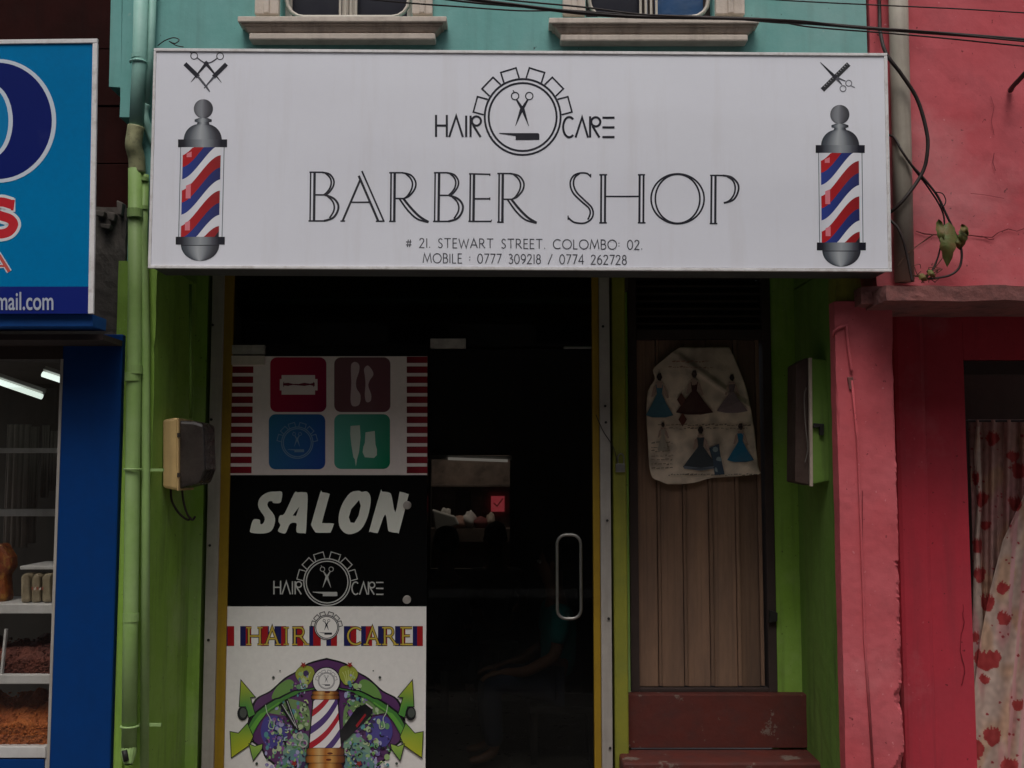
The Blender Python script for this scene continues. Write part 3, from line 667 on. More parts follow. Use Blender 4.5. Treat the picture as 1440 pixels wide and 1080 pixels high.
# big inline lettering
def inline(offx, paths, dx=0, dy=0):
    P1 = Print(YS - .0008, .00004)
    for (pp, wd, sm) in paths: P1.line([(offx + (x + dx) / 4.5, 220 + (y + dy) / 4.5) for x, y in pp], wd * 1.22 / 4.5, INK, smooth=sm); P1.next()
    P1.build('letter', M['print'], sign)
Bp = [([(76, 96), (72, 410)], 8, 0), ([(101, 100), (97, 408)], 13, 0), ([(68, 100), (150, 100)], 8, 0), ([(62, 408), (165, 408)], 8, 0),
      ([(148, 100), (195, 112), (222, 150), (218, 190), (190, 230), (165, 243)], 9, 6), ([(165, 102), (195, 130), (206, 160), (200, 195), (180, 225), (160, 243)], 9, 6),
      ([(100, 243), (170, 243)], 8, 0), ([(165, 243), (220, 265), (250, 305), (245, 350), (215, 390), (160, 408)], 11, 6), ([(175, 245), (212, 280), (225, 315), (220, 350), (195, 390)], 9, 6)]
Ap = [([(393, 140), (278, 408)], 11, 0), ([(264, 409), (294, 409)], 8, 0), ([(335, 290), (455, 290)], 8, 0), ([(400, 92), (538, 408)], 9, 0), ([(380, 122), (503, 408)], 12, 0), ([(488, 410), (544, 410)], 8, 0)]
Rp = [([(585, 103), (582, 411)], 9, 0), ([(608, 103), (605, 411)], 13, 0), ([(573, 103), (660, 103)], 8, 0), ([(572, 411), (614, 411)], 8, 0),
      ([(655, 103), (710, 118), (740, 160), (735, 205), (700, 250), (665, 266)], 9, 6), ([(672, 105), (705, 135), (720, 170), (713, 210), (690, 248), (668, 266)], 9, 6),
      ([(610, 266), (670, 266)], 8, 0), ([(638, 268), (690, 340), (750, 395), (822, 417)], 9, 6), ([(662, 266), (710, 325), (765, 380), (822, 415)], 12, 6)]
Ep = [([(1087, 108), (1083, 411)], 9, 0), ([(1110, 108), (1106, 411)], 13, 0), ([(1078, 110), (1212, 113)], 8, 0), ([(1210, 108), (1210, 124)], 6, 0), ([(1110, 268), (1210, 268)], 9, 0), ([(1210, 259), (1210, 277)], 5, 0), ([(1074, 411), (1220, 411)], 8, 0), ([(1221, 400), (1217, 413)], 5, 0)]
inline(420, Bp); inline(420, Ap); inline(420, Rp); inline(420, Bp, 788, 3); inline(420, Ep); inline(420, Rp, 684, 5)
Sp = [([(408, 128), (385, 108), (345, 105), (305, 118), (282, 150), (280, 190), (300, 235), (350, 285), (395, 325), (405, 360), (390, 400)], 9, 6),
      ([(340, 106), (312, 128), (300, 155), (302, 190), (322, 230), (370, 278), (412, 320), (424, 360), (412, 395), (380, 418), (345, 423), (300, 415), (266, 388)], 9, 6), ([(408, 110), (408, 134)], 6, 0), ([(265, 374), (265, 402)], 6, 0)]
Hp = [([(475, 115), (473, 420)], 10, 0), ([(500, 115), (498, 420)], 11, 0), ([(463, 116), (512, 116)], 8, 0), ([(462, 420), (510, 420)], 8, 0), ([(500, 253), (718, 253)], 8, 0),
      ([(718, 115), (716, 420)], 11, 0), ([(743, 115), (741, 420)], 10, 0), ([(707, 116), (752, 116)], 8, 0), ([(706, 420), (755, 420)], 8, 0)]
Op = [(arc(958, 268, 168, 158, 0, 360, 60), 9, 0), (arc(958, 268, 141, 155, 0, 360, 60), 9, 0)]
Pp = [([(1173, 118), (1170, 424)], 10, 0), ([(1198, 118), (1196, 424)], 12, 0), ([(1163, 120), (1250, 120)], 8, 0), ([(1161, 425), (1210, 425)], 8, 0),
      ([(1245, 120), (1300, 132), (1340, 175), (1340, 225), (1310, 275), (1250, 295)], 10, 6), ([(1268, 124), (1305, 150), (1322, 190), (1315, 240), (1285, 280), (1250, 294)], 9, 6)]
inline(740, Sp); inline(740, Hp); inline(740, Op); inline(740, Pp)
P2 = Print(YS - .0008)
stroke_text(P2, '# 21. STEWART STREET. COLOMBO: 02.', 571, 903, 348, 13, 1.35, (.06, .06, .075), .0085)
P2.build('address_line', M['print'], sign, label='small black address line', kind='stuff')
P2 = Print(YS - .0008)
stroke_text(P2, 'MOBILE : 0777 309218 / 0774 262728', 595, 881, 369.5, 13, 1.35, (.06, .06, .075), .0085)
P2.build('telephone_line', M['print'], sign, label='small black line of two mobile numbers', kind='stuff')
P3 = Print(YS - .0008); logo(P3, 735, 157.5 + 7, 54.6, INK); P3.build('logo', M['print'], sign, label='black HAIR CARE gear emblem with scissors and comb')
def lerp(a_, b_, t): return a_ + (b_ - a_) * t
MET = [(.03, .04, .05), (.09, .10, .12), (.24, .26, .28), (.42, .44, .46), (.30, .32, .34), (.13, .14, .16), (.05, .05, .06), (.02, .02, .03)]
METB = [(.01, .01, .015), (.02, .02, .03), (.10, .11, .13), (.22, .24, .26), (.34, .36, .38), (.22, .24, .26), (.08, .08, .10), (.01, .01, .02), (.01, .01, .02)]
def pole_print(ox, oy, lean0, name_label):
    q = Print(YS - .0008)
    cx = lambda y: ox + lean0 * (y - 153) / 210
    Yy = lambda y: oy + y
    # knob
    n = 14
    q.grad([(Yy(153 + 13.5 * math.sin(R_(t))), cx(153) - 13.5 * math.cos(R_(t)), cx(153) + 13.5 * math.cos(R_(t))) for t in range(-90, 91, 10)], [(.10, .10, .11), (.22, .23, .25), (.26, .27, .29), (.14, .14, .16), (.08, .08, .09), (.04, .04, .05)]); q.next()
    q.grad([(Yy(166), cx(166) - 6, cx(166) + 6), (Yy(168), cx(166) - 12, cx(166) + 12), (Yy(171), cx(166) - 12, cx(166) + 12), (Yy(172), cx(166) - 8, cx(166) + 8), (Yy(175), cx(166) - 9, cx(166) + 9)], MET); q.next()
    q.grad([(Yy(198 - 24 * math.sin(R_(t))), cx(190) - 27 * math.cos(R_(t)) ** .8 if t < 89 else cx(190) - 8, cx(190) + 27 * math.cos(R_(t)) ** .8 if t < 89 else cx(190) + 8) for t in range(0, 84, 6)], MET); q.next()
    q.grad([(Yy(196), cx(200) - 34.5, cx(200) + 34.5), (Yy(207), cx(200) - 34.5, cx(200) + 34.5)], METB)
    q.grad([(Yy(333), cx(338) - 34.5, cx(338) + 34.5), (Yy(344), cx(338) - 34.5, cx(338) + 34.5)], METB)
    q.grad([(Yy(344 + 23 * math.sin(R_(t))), cx(350) - 27 * math.cos(R_(t)), cx(350) + 27 * math.cos(R_(t))) for t in range(0, 91, 9)], MET)
    q.line([(cx(345) - 27, Yy(345)), (cx(345) + 27, Yy(345))], 1.2, (.02, .02, .03))
    for sx in (-30.5, 30.5): q.line([(cx(207) + sx, Yy(207)), (cx(333) + sx, Yy(333))], 1, (.10, .13, .15))
    # stripes
    yt, yb = 207, 333; NU = 20; per = 49.8
    hw0, hw1 = -27.5, 26
    q.grad([(Yy(yt), cx(yt) + hw0 - 1.5, cx(yt) + hw1 + 1.5), (Yy(yb), cx(yb) + hw0 - 1.5, cx(yb) + hw1 + 1.5)], [(.68, .68, .74), (.82, .82, .86), (.78, .78, .82)]); q.next()
    def cur(u): return u * .25 + .75 * (u * u * (3 - 2 * u))
    for k in range(-2, 4):
        base = 269 - 1 + k * per
        for (a0, a1, c0, c1) in ((0, 17, (.50, .015, .02), (.28, .012, .016)), (17, 34, (.03, .055, .28), (.02, .025, .12))):
            vs = []; cc = []; fs = []
            for i in range(NU + 1):
                u = i / NU; ya, yb_ = base + a0 - per * cur(u) - (2 if a0 == 0 else 0) * math.sin(PI * u), base + a1 - per * cur(u)
                ya, yb_ = max(yt, min(yb, ya)), max(yt, min(yb, yb_))
                c = tuple(lerp(c0[j], c1[j], u) for j in range(3))
                for y in (ya, yb_): vs.append(W(cx(y) + hw0 + (hw1 - hw0) * u, Yy(y), q.Y)); cc.append(c)
            for i in range(NU):
                if (vs[2 * i] - vs[2 * i + 1]).length > 1e-5 or (vs[2 * i + 2] - vs[2 * i + 3]).length > 1e-5: fs.append((2 * i, 2 * i + 1, 2 * i + 3, 2 * i + 2))
            q.add(vs, fs, cc)
    q.next()
    for (y0, y1) in ((216, 221), (261, 279), (313, 324)):
        q.poly([(cx(y0) - 22, Yy(y0)), (cx(y0) - 15, Yy(y0) - 3), (cx(y1) - 15, Yy(y1)), (cx(y1) - 22, Yy(y1))], (.75, .22, .26))
    q.poly([(cx(333) + 20, Yy(333)), (cx(333) + 26, Yy(325)), (cx(333) + 26, Yy(333))], (.02, .02, .03))
    return q.build('barber_pole_print', M['print'], sign, label=name_label)
pole_print(286, 0, -5, 'printed barber pole at the left end of the board')
pole_print(1181, 8, 2.5, 'printed barber pole at the right end of the board')
q = Print(YS - .0008)
q.ring(273, 78.5, 4.8, 1.2, INK, 20); q.ring(309.5, 79, 4.8, 1.2, INK, 20)
q.line([(277, 81), (285, 87), (290, 89)], [1.6, 3], INK, 4); q.line([(305.5, 82), (297, 87.5), (290, 89)], [1.6, 3], INK, 4); q.next()
q.taper((288, 87), (311.5, 116), 5, .6, INK); q.next(); q.taper((292, 87), (268.5, 115.5), 5, .6, INK); q.next()
q.line([(267, 73), (270, 75)], 1.2, INK)
q.line([(260, 89.5), (279, 108)], 6, INK); q.line([(318.5, 90), (300, 108.5)], 6, INK); q.next()
q.line([(278, 107), (290, 122), (295, 129)], [3, 1.5], (.10, .10, .12)); q.line([(301, 108), (287, 124)], [3.4, 1.2], (.10, .10, .12))
q.build('scissors_print', M['print'], sign, label='crossed scissors and razors printed above the left pole')
q = Print(YS - .0008)
q.line([(1193.5, 90), (1156.5, 126.5)], 7, (.03, .03, .035)); q.next()
for i in range(12): t = (i + .5) / 12; q.line([(lerp(1191, 1157, t), lerp(88, 121.5, t)), (lerp(1193, 1159, t), lerp(90, 123.5, t))], .8, (.35, .35, .38))
q.next(); q.taper((1153.5, 87.5), (1177, 111), .8, 5, INK); q.taper((1176, 110), (1184, 119), 4, 1.2, (.1, .1, .12)); q.taper((1177, 109), (1189, 114), 3, 1.2, (.1, .1, .12))
q.ring(1193.5, 117, 4.2, 1.1, (.12, .12, .14), 18); q.ring(1185.5, 124.5, 4.2, 1.1, (.12, .12, .14), 18); q.line([(1196, 120), (1202, 123)], 1.1, (.12, .12, .14))
q.build('scissors_print', M['print'], sign, label='scissors crossed over a comb printed above the right pole')

# ------------------------------------------------------------------ stickers and posters on the glass
YP = YG + .0095
pa = thing('window_poster', 'white poster with four coloured grooming icons between red striped borders', 'poster', W(461, 668, YG))
ip = Print(YP - .001)
MB().prism([(324, 501), (601, 501), (600.5, 668), (321, 668)], YG + .002, YG + .0095).build('sheet', surf('icon_poster_paper', (.82, .72, .68), (.76, .66, .63), .5, None, 0, 1, 30, 0), pa)
ip.Y = YG + .0015
for i in range(12):
    yy = 515.5 - 14.1 + i * 14.1 - .3
    for (xa_, xb_) in ((324, 356.5), (572, 601)):
        y0 = max(501.5, yy); y1 = min(667, yy + 9.3)
        if xa_ < 400: sh_ = -(y0 - 501) / 167 * 3
        else: sh_ = 0
        ip.grad([(y0, xa_ + sh_, xb_ + sh_), (y1, xa_ + sh_, xb_ + sh_)], [(.13, .006, .012), (.24, .010, .02)])
ip.next()
def rrect(x0, y0, x1, y1, r):
    o = []
    for (cx, cy, a0) in ((x1 - r, y0 + r, -90), (x1 - r, y1 - r, 0), (x0 + r, y1 - r, 90), (x0 + r, y0 + r, 180)): o += arc(cx, cy, r, r, a0, a0 + 90, 6)
    return o
def tile(x0, y0, x1, y1, ca, cb):
    o = rrect(x0, y0, x1, y1, 9.5)
    ip.poly(o, [tuple(lerp(ca[j], cb[j], max(0, min(1, ((x - x0) / (x1 - x0)) * .7 + .3 * (y - y0) / (y1 - y0)))) for j in range(3)) for x, y in o])
tile(380, 502.5, 459, 579.5, (.42, .012, .05), (.20, .005, .05)); tile(470, 502.5, 549, 579.5, (.16, .075, .085), (.15, .055, .07))
tile(378, 582.5, 457.5, 660, (.03, .17, .30), (.02, .06, .30)); tile(470, 582.5, 548.5, 659.5, (.10, .36, .30), (.0, .18, .08))
ip.next(); IC = (.72, .62, .60)
ip.poly([(396, 527.5), (443, 527.5), (443, 533), (446.5, 533), (446.5, 549), (443, 549), (443, 555), (396, 555), (396, 549), (393.5, 549), (393.5, 533), (396, 533)], IC)
ip.next(); ip.line([(398, 540.5), (405, 540.5), (412, 540.5), (420, 541), (428, 540.5), (436, 540.5), (442.5, 540.5)], [3, 4.5, 1.6, 2.2, 4.5, 2, 5], (.15, .01, .03))
ip.line([(399, 537), (399, 544)], 1, (.15, .01, .03)); ip.line([(441, 537), (441, 544)], 1, (.15, .01, .03))
I2 = (.52, .40, .41)
ip.poly([tuple(v) for v in cr([(500, 509), (505, 513), (505, 522), (501, 535), (501.5, 546), (507, 556), (505, 569), (496, 571), (493, 562), (494, 540), (493.5, 518), (495, 511)], 5, True)], I2)
ip.poly([tuple(v) for v in cr([(517, 514), (523, 520), (525, 527), (520, 535), (518, 543), (522, 555), (521, 564), (515, 565), (513, 555), (514, 540), (513, 528), (512, 519)], 5, True)], I2)
I4 = (.50, .58, .50)
ip.poly([(493, 599), (506, 598), (507, 615), (505, 635), (502, 646), (500.5, 656), (499, 646), (497, 643), (494, 625), (492.5, 610)], I4)
ip.poly([(514, 608), (527, 606), (528, 625), (530, 632), (530, 640), (526, 644), (513, 643), (510, 636), (511, 628), (513, 623)], I4)
logo(ip, 418, 622.5, 22.5, (.16, .26, .38), False, 1.1)
ip.build('icon_print', M['print'], pa)

salon = thing('salon_lettering', 'bold white brush style SALON lettering stuck on the black glass', 'lettering', W(461, 750, YG + .003))
sl = Print(YG + .0032); WH = (.76, .76, .68)
s4 = lambda L_: [(290 + x / 4.364, 670 + y / 4.364) for x, y in L_]
def smo(L_, n=3): return [tuple(v) for v in cr(s4(L_), n, True)]
sl = Print(YG + .0032); sl.poly(smo([(465, 95), (425, 93), (380, 97), (335, 125), (318, 165), (325, 200), (358, 250), (352, 285), (333, 292), (330, 270), (318, 263), (288, 267), (271, 320), (275, 345), (350, 350), (398, 335), (420, 290), (418, 240), (378, 185), (382, 155), (405, 152), (412, 163), (450, 163), (462, 145)]), WH); sl.build('letter', M['print'], salon)
sl = Print(YG + .0032); sl.poly(smo([(540, 103), (560, 97), (600, 97), (622, 112), (618, 230), (612, 340), (600, 348), (560, 345), (552, 325), (554, 287), (515, 290), (492, 340), (475, 350), (440, 335), (455, 300), (443, 275), (452, 240), (482, 225)]), WH, holes=[s4([(571, 185), (552, 242), (530, 240)])]); sl.build('letter', M['print'], salon)
sl = Print(YG + .0032); sl.poly(smo([(700, 99), (712, 97), (755, 106), (752, 130), (714, 270), (718, 286), (778, 288), (781, 300), (765, 340), (755, 345), (680, 345), (665, 335), (645, 300), (648, 280)]), WH); sl.build('letter', M['print'], salon)
sl = Print(YG + .0032); sl.poly(smo([(935, 88), (955, 95), (985, 92), (1005, 115), (1009, 160), (990, 250), (950, 325), (890, 354), (845, 343), (816, 300), (815, 230), (840, 160), (885, 100)]), WH, holes=[s4([(938, 145), (948, 180), (935, 240), (910, 285), (885, 282), (875, 250), (890, 200)])]); sl.build('letter', M['print'], salon)
sl = Print(YG + .0032); sl.poly(smo([(1068, 97), (1080, 93), (1122, 99), (1138, 120), (1160, 220), (1185, 105), (1192, 95), (1238, 108), (1238, 130), (1185, 335), (1175, 346), (1125, 338), (1115, 320), (1098, 232), (1058, 335), (1045, 347), (1005, 338), (1003, 325)]), WH); sl.build('letter', M['print'], salon)
sl = Print(YG + .0032); logo(sl, 460, 818.5, 33.5, (.40, .40, .38), True, 1.0)
tag(sl.build('hair_care_emblem', M['print']), 'pale outlined HAIR CARE gear emblem on black glass under the SALON lettering', 'emblem')

# lower poster
po = thing('barber_poster', 'white poster with a graffiti style barber pole and gold HAIR CARE heading', 'poster', W(457, 1080, YG))
MB().prism([(315.5, 853), (599.5, 853), (598, 1115), (311, 1115)], YG + .002, YG + .0095).build('sheet', surf('poster_paper', (.80, .77, .73), (.74, .71, .68), .5, None, 0, 1, 30, 0), po)
T = lambda L_: [(300 + x / 4.5, 840 + y / 4.5) for x, y in L_]
hp_ = Print(YG + .0015); NV, RD, BK = (.015, .015, .09), (.33, .012, .015), (.01, .01, .012)
for (x0, x1, c) in ((62, 90, NV), (90, 132, RD), (170, 205, NV), (205, 240, RD), (300, 350, RD), (345, 352, NV), (387, 430, NV), (430, 460, RD), (500, 530, NV), (530, 570, RD), (607, 632, NV), (632, 680, RD), (715, 745, NV), (745, 783, RD),
                    (826, 868, NV), (868, 905, RD), (935, 965, NV), (965, 1005, RD), (1042, 1075, NV), (1075, 1100, RD), (1150, 1185, NV), (1185, 1215, RD), (1262, 1290, NV), (1290, 1326, RD)):
    hp_.poly(T([(x0, 182), (x1, 182), (x1, 308), (x0, 308)]), c)
hp_.next()
SER = {'H': ([[(0, 0), (0, 1)], [(.8, 0), (.8, 1)], [(0, .5), (.8, .5)]], [(0, 0), (0, 1), (.8, 0), (.8, 1)]), 'A': ([[(0, 0), (.45, 1), (.9, 0)], [(.2, .35), (.7, .35)]], [(0, 0), (.9, 0)]), 'I': ([[(.0, 0), (.0, 1)]], [(0, 0), (0, 1)]),
       'R': ([[(0, 0), (0, 1), (.4, 1)] + arc(.4, .75, .27, .25, 90, -90, 8) + [(0, .5)], [(.4, .5), (.9, 0)]], [(0, 0), (0, 1), (.9, 0)]), 'C': ([arc(.5, .5, .5, .5, 45, 315, 18)], []), 'E': ([[(.65, 1), (0, 1), (0, 0), (.7, 0)], [(0, .52), (.5, .52)]], [(0, 0), (0, 1)])}
for (ch, x0, x1) in (('H', 225, 295), ('A', 335, 410), ('I', 462, 500), ('R', 515, 590), ('C', 852, 935), ('A', 968, 1045), ('R', 1085, 1155), ('E', 1200, 1262)):
    st, ser = SER[ch]; ww = max(q_[0] for s_ in st for q_ in s_) or 1; kx = (x1 - x0) / ww if ch != 'I' else 1
    for (wd, c) in ((19, (.02, .012, .01)), (11, (.50, .36, .06))):
        for s_ in st: hp_.line(T([(x0 + q_[0] * kx, 298 - q_[1] * 106) for q_ in s_]), wd / 4.5, c)
        for (sx, sy) in ser: hp_.line(T([(x0 + sx * kx - 17, 298 - sy * 106), (x0 + sx * kx + 17, 298 - sy * 106)]), wd * .75 / 4.5, c)
        hp_.next()
hp_.disc(300 + 717 / 4.5, 840 + 190 / 4.5, 17.5, (.80, .77, .73)); hp_.next()
logo(hp_, 300 + 717 / 4.5, 840 + 190 / 4.5, 17.5, (.03, .03, .035), False, 1.3)
hp_.build('heading', M['print'], po, label='gold HAIR CARE heading over red and navy bars')
ar = Print(YG + .0015)
PU, PU2, GR, LG, YL = (.09, .03, .11), (.06, .04, .20), (.08, .26, .05), (.30, .42, .12), (.42, .45, .03)
mir = lambda L_: [(1434 - x, y) for x, y in L_]
full = [(717, 383), (600, 415), (520, 470), (450, 510), (360, 590), (265, 645), (225, 750), (215, 880), (300, 960), (330, 1020), (400, 1090), (420, 1290), (717, 1290)]
out = [tuple(v) for v in cr(T(full), 4)] + [tuple(v) for v in reversed(cr(T(mir(full)), 4))]
ar.poly(out, BK); ar.next()
cx0, cy0 = 459.3, 1010
ar.poly([(cx0 + (x - cx0) * .97, cy0 + (y - cy0) * .97) for x, y in out], (.10, .035, .12)); ar.next()
rnd = random.Random(3)
blobs = []
for side in (0, 1):
    Mi = (lambda L_: T(L_)) if side == 0 else (lambda L_: T(mir(L_)))
    def bl(L_, c, ol=True):
        q_ = [tuple(v) for v in cr(Mi(L_), 4, True)]
        if ol: ar.line(q_, 1.1, BK, closed=True)
        ar.poly(q_, c)
    bl([(520, 480), (560, 435), (620, 440), (640, 480), (620, 530), (590, 555), (540, 530)], (.30, .34, .05)); ar.next()
    for i in range(5): ar.line(Mi([(545 + i * 18, 460 + abs(i - 2) * 6), (555 + i * 12, 500), (578 + i * 4, 545)]), .9, (.5, .55, .2), 4)
    bl([(370, 640), (400, 570), (470, 520), (510, 540), (490, 600), (430, 640)], (.14, .28, .07), False)
    bl([(330, 720), (370, 650), (450, 640), (520, 650), (600, 690), (610, 830), (560, 830), (480, 760), (400, 740)], (.16, .26, .10), False)
    bl([(300, 860), (330, 760), (420, 760), (470, 850), (430, 940), (350, 950)], (.07, .06, .26), False)
    bl([(440, 960), (520, 870), (600, 880), (600, 1060), (480, 1060)], (.18, .32, .22), False)
    bl([(430, 1010), (560, 960), (600, 1100), (420, 1150)], (.12, .24, .24), False); ar.next()
    for i in range(190):
        x = rnd.uniform(330, 600); y = rnd.uniform(480, 1085)
        if y < 1000 - (x - 200) * 1.5 or (y < 640 and x < 470): continue
        r = rnd.choice((5, 7, 10, 14)); c = rnd.choice(((.30, .45, .18), (.40, .50, .30), (.22, .16, .42), (.35, .35, .55), (.14, .30, .14), (.05, .03, .10), (.25, .10, .28), (.10, .28, .30)))
        X_, Y_ = Mi([(x, y)])[0]; ar.disc(X_, Y_, r / 4.5 * rnd.uniform(.7, 1.3), c, 10, r / 4.5 * rnd.uniform(.7, 1.6))
        if i % 12 == 0: ar.next()
    ar.next()
    for i in range(150):
        x = rnd.uniform(320, 600); y = rnd.uniform(500, 1085)
        if y < 1040 - (x - 200) * 1.35: continue
        a0 = rnd.uniform(0, 6.28); ln = rnd.uniform(10, 34); c = rnd.choice(((.01, .01, .012), (.05, .02, .07), (.02, .02, .08), (.45, .55, .25), (.10, .30, .06), (.35, .45, .50), (.30, .10, .28), (.03, .08, .03)))
        P_ = [(x, y), (x + ln * .5 * math.cos(a0), y + ln * .5 * math.sin(a0)), (x + ln * math.cos(a0 + .7), y + ln * math.sin(a0 + .7))]
        ar.line(Mi(P_), [rnd.uniform(.8, 2.2), rnd.uniform(.8, 2.6), .3], c, 3)
    # swoosh band and arrows
    ar.line(Mi([(640, 575), (520, 600), (400, 660), (290, 740), (215, 870)]), [3, 7, 11, 13, 14], BK, 5); ar.next()
    ar.line(Mi([(640, 578), (520, 605), (405, 665), (295, 745), (222, 868)]), [1.5, 5, 9, 11, 12], (.06, .20, .04), 5); ar.next()
    ar.line(Mi([(420, 665), (310, 745), (235, 850)]), [2, 6, 8], (.12, .34, .05), 5); ar.next()
    for (L_, c, c2) in (([(176, 528), (262, 630), (232, 632), (262, 740), (225, 760), (206, 690), (166, 690)], YL, GR), ([(108, 852), (250, 905), (116, 1012)], GR, YL), ([(108, 852), (160, 862), (215, 800), (250, 880), (225, 935), (116, 1012)], (.12, .30, .05), YL),
                    ([(228, 930), (262, 945), (310, 930), (305, 960), (253, 1030)], (.30, .45, .08), GR)):
        q_ = Mi(L_); ar.line(q_, 2.2, BK, closed=True); ar.next(); ar.poly(q_, [tuple(lerp(c[j], c2[j], min(1, max(0, (y_ - min(t[1] for t in q_)) / 32))) for j in range(3)) for x_, y_ in q_]); ar.next()
    q_ = [Mi([(185, 735)])[0]]; ar.disc(q_[0][0], q_[0][1], 7.5, BK, 20, 10); ar.next(); ar.disc(q_[0][0] + .8, q_[0][1] - 1, 5, (.07, .08, .07), 16, 7); ar.next()
    for (x, y) in ((570, 428), (512, 1052)):
        q_ = Mi([(x, y)])[0]; st_ = [(q_[0] + (5 if i % 2 == 0 else 2.2) * math.cos(PI * i / 5 + .3), q_[1] + (5 if i % 2 == 0 else 2.2) * math.sin(PI * i / 5 + .3)) for i in range(10)]; ar.poly(st_, (.28, .03, .02))
    for (x, y, r) in ((380, 507, 2), (422, 465, 1), (274, 1052, 2)):
        q_ = Mi([(x, y)])[0]; ar.disc(q_[0], q_[1], r, (.06, .07, .06), 10)
    ar.line(Mi([(330, 680), (340, 730), (360, 770), (350, 820), (380, 830), (385, 780)]), 1.1, (.45, .55, .40), 4)
ar.next()
# scissors and clipper
ar.line(T([(425, 670), (520, 830)]), [5, 3], BK); ar.line(T([(460, 645), (535, 840)]), [5, 3], BK); ar.next(); ar.line(T([(436, 678), (520, 815)]), 1, (.5, .5, .5)); ar.line(T([(467, 655), (530, 830)]), .8, (.5, .5, .5))
ar.ring(300 + 545 / 4.5, 840 + 880 / 4.5, 5, 1.5, (.45, .42, .42), 16); ar.ring(300 + 570 / 4.5, 840 + 925 / 4.5, 5, 1.5, (.45, .42, .42), 16)
ar.poly(T([(800, 850), (905, 700), (965, 672), (1010, 705), (995, 750), (840, 905), (800, 915)]), BK); ar.next()
ar.poly(T([(900, 810), (960, 735), (968, 745), (910, 825)]), (.30, .012, .02)); ar.line(T([(965, 672), (1008, 704)]), 2, (.55, .5, .5))
# the pole
ar.disc(459, 840 + 530 / 4.5, 20, BK); ar.next(); ar.disc(459, 840 + 530 / 4.5, 18.6, (.72, .70, .68)); ar.next(); logo(ar, 459, 840 + 528 / 4.5, 12, (.10, .10, .11), False, 1.1)
ar.poly(T([(628, 640), (790, 640), (815, 960), (598, 960)]), BK); ar.next()
xl = lambda y: lerp(636, 606, (y - 640) / 320); xr = lambda y: lerp(784, 808, (y - 640) / 320)
ar.poly(T([(xl(640), 640), (xr(640), 640), (xr(960), 960), (xl(960), 960)]), (.78, .74, .74)); ar.next()
for k in range(-2, 6):
    for (off, c, th) in ((0, (.42, .015, .03), 46), (105, (.08, .04, .18), 52)):
        b0 = 640 + k * 210 + off; vs = []; fs = []
        for i in range(13):
            u = i / 12; y0, y1 = b0 + 70 - u * 190 + 20 * math.sin(PI * u), b0 + 70 + th - u * 190 + 20 * math.sin(PI * u)
            y0, y1 = max(642, min(958, y0)), max(642, min(958, y1))
            for y in (y0, y1): x = lerp(xl(y), xr(y), u); vs.append(W(300 + x / 4.5, 840 + y / 4.5, ar.Y))
        fs = [(2 * i, 2 * i + 1, 2 * i + 3, 2 * i + 2) for i in range(12) if (vs[2 * i] - vs[2 * i + 1]).length + (vs[2 * i + 2] - vs[2 * i + 3]).length > 1e-5]
        ar.add(vs, fs, c)
ar.next()
GO = [(.10, .03, .01), (.48, .18, .03), (.62, .40, .16), (.40, .13, .02), (.58, .30, .08), (.22, .07, .015), (.08, .02, .01)]
for (y0, y1, a_, b_) in ((595, 618, 628, 792), (620, 645, 622, 794), (955, 1000, 592, 826), (1003, 1048, 586, 830), (1050, 1110, 600, 815), (1112, 1170, 580, 840)):
    hgt = y1 - y0; ar.poly(T([(a_ - 4, y0 - 3), (b_ + 4, y0 - 3), (b_ + 4, y1 + 3), (a_ - 4, y1 + 3)]), BK); ar.next()
    rows = [(840 + (y0 + hgt * t) / 4.5, 300 + (a_ - 4 + 10 * abs(t - .5) ** 2 * 4) / 4.5, 300 + (b_ + 4 - 10 * abs(t - .5) ** 2 * 4) / 4.5) for t in (0, .25, .5, .75, 1)]
    ar.grad(rows, GO); ar.next()
for (x, y) in ((722, 600), (738, 988), (730, 1028)): ar.disc(300 + x / 4.5, 840 + y / 4.5, 4, (.12, .02, .01), 12, 1.6)
ar.build('artwork', M['print'], po, label='graffiti style barber pole artwork in green and violet')

# ------------------------------------------------------------------ wooden door with planks
wd = thing('wooden_door', 'closed grey brown plank door with a dark frame above the red steps', 'door', (X(985, YD), YD, dz0))
g = MB(); g.box(dx0, dx0 + .05, YD - .03, YD + .1, dz0, dz1); g.box(dx1 - .05, dx1, YD - .03, YD + .1, dz0, dz1); g.box(dx0 + .05, dx1 - .05, YD - .03, YD + .1, dz1 - .03, dz1)
g.box(dx0 + .05, dx1 - .05, YD - .03, YD + .1, dz0, dz0 + .022); g.build('frame', M['wood_dark'], wd, bevel=.004)
pls = [(894, 926), (931, 962), (967.5, 999), (1005, 1037), (1043, 1069)]
ztr = Z(478, YD)
for i, (p0, p1) in enumerate(pls):
    o_ = -.006 * (i % 2)
    MB().box(X(p0, YD, 900), X(p1, YD, 900), YD + .012 + o_ * .5, YD + .05, dz0 + .024, ztr).build('plank', M['wood'], wd, bevel=.003)
bats = [(926.5, 930.5), (962.5, 967), (999.5, 1004.5), (1037.5, 1042.5), (1069.3, 1074.5)]
for (p0, p1) in bats: MB().box(X(p0, YD, 900), X(p1, YD, 900), YD - .004, YD + .05, dz0 + .03, ztr).build('batten', M['wood'], wd, bevel=.003)
MB().box(dx0 + .051, dx1 - .051, YD - .02, YD + .06, ztr + .001, ztr + .06).build('rail', M['wood_dark'], wd, bevel=.003)
sl0 = None
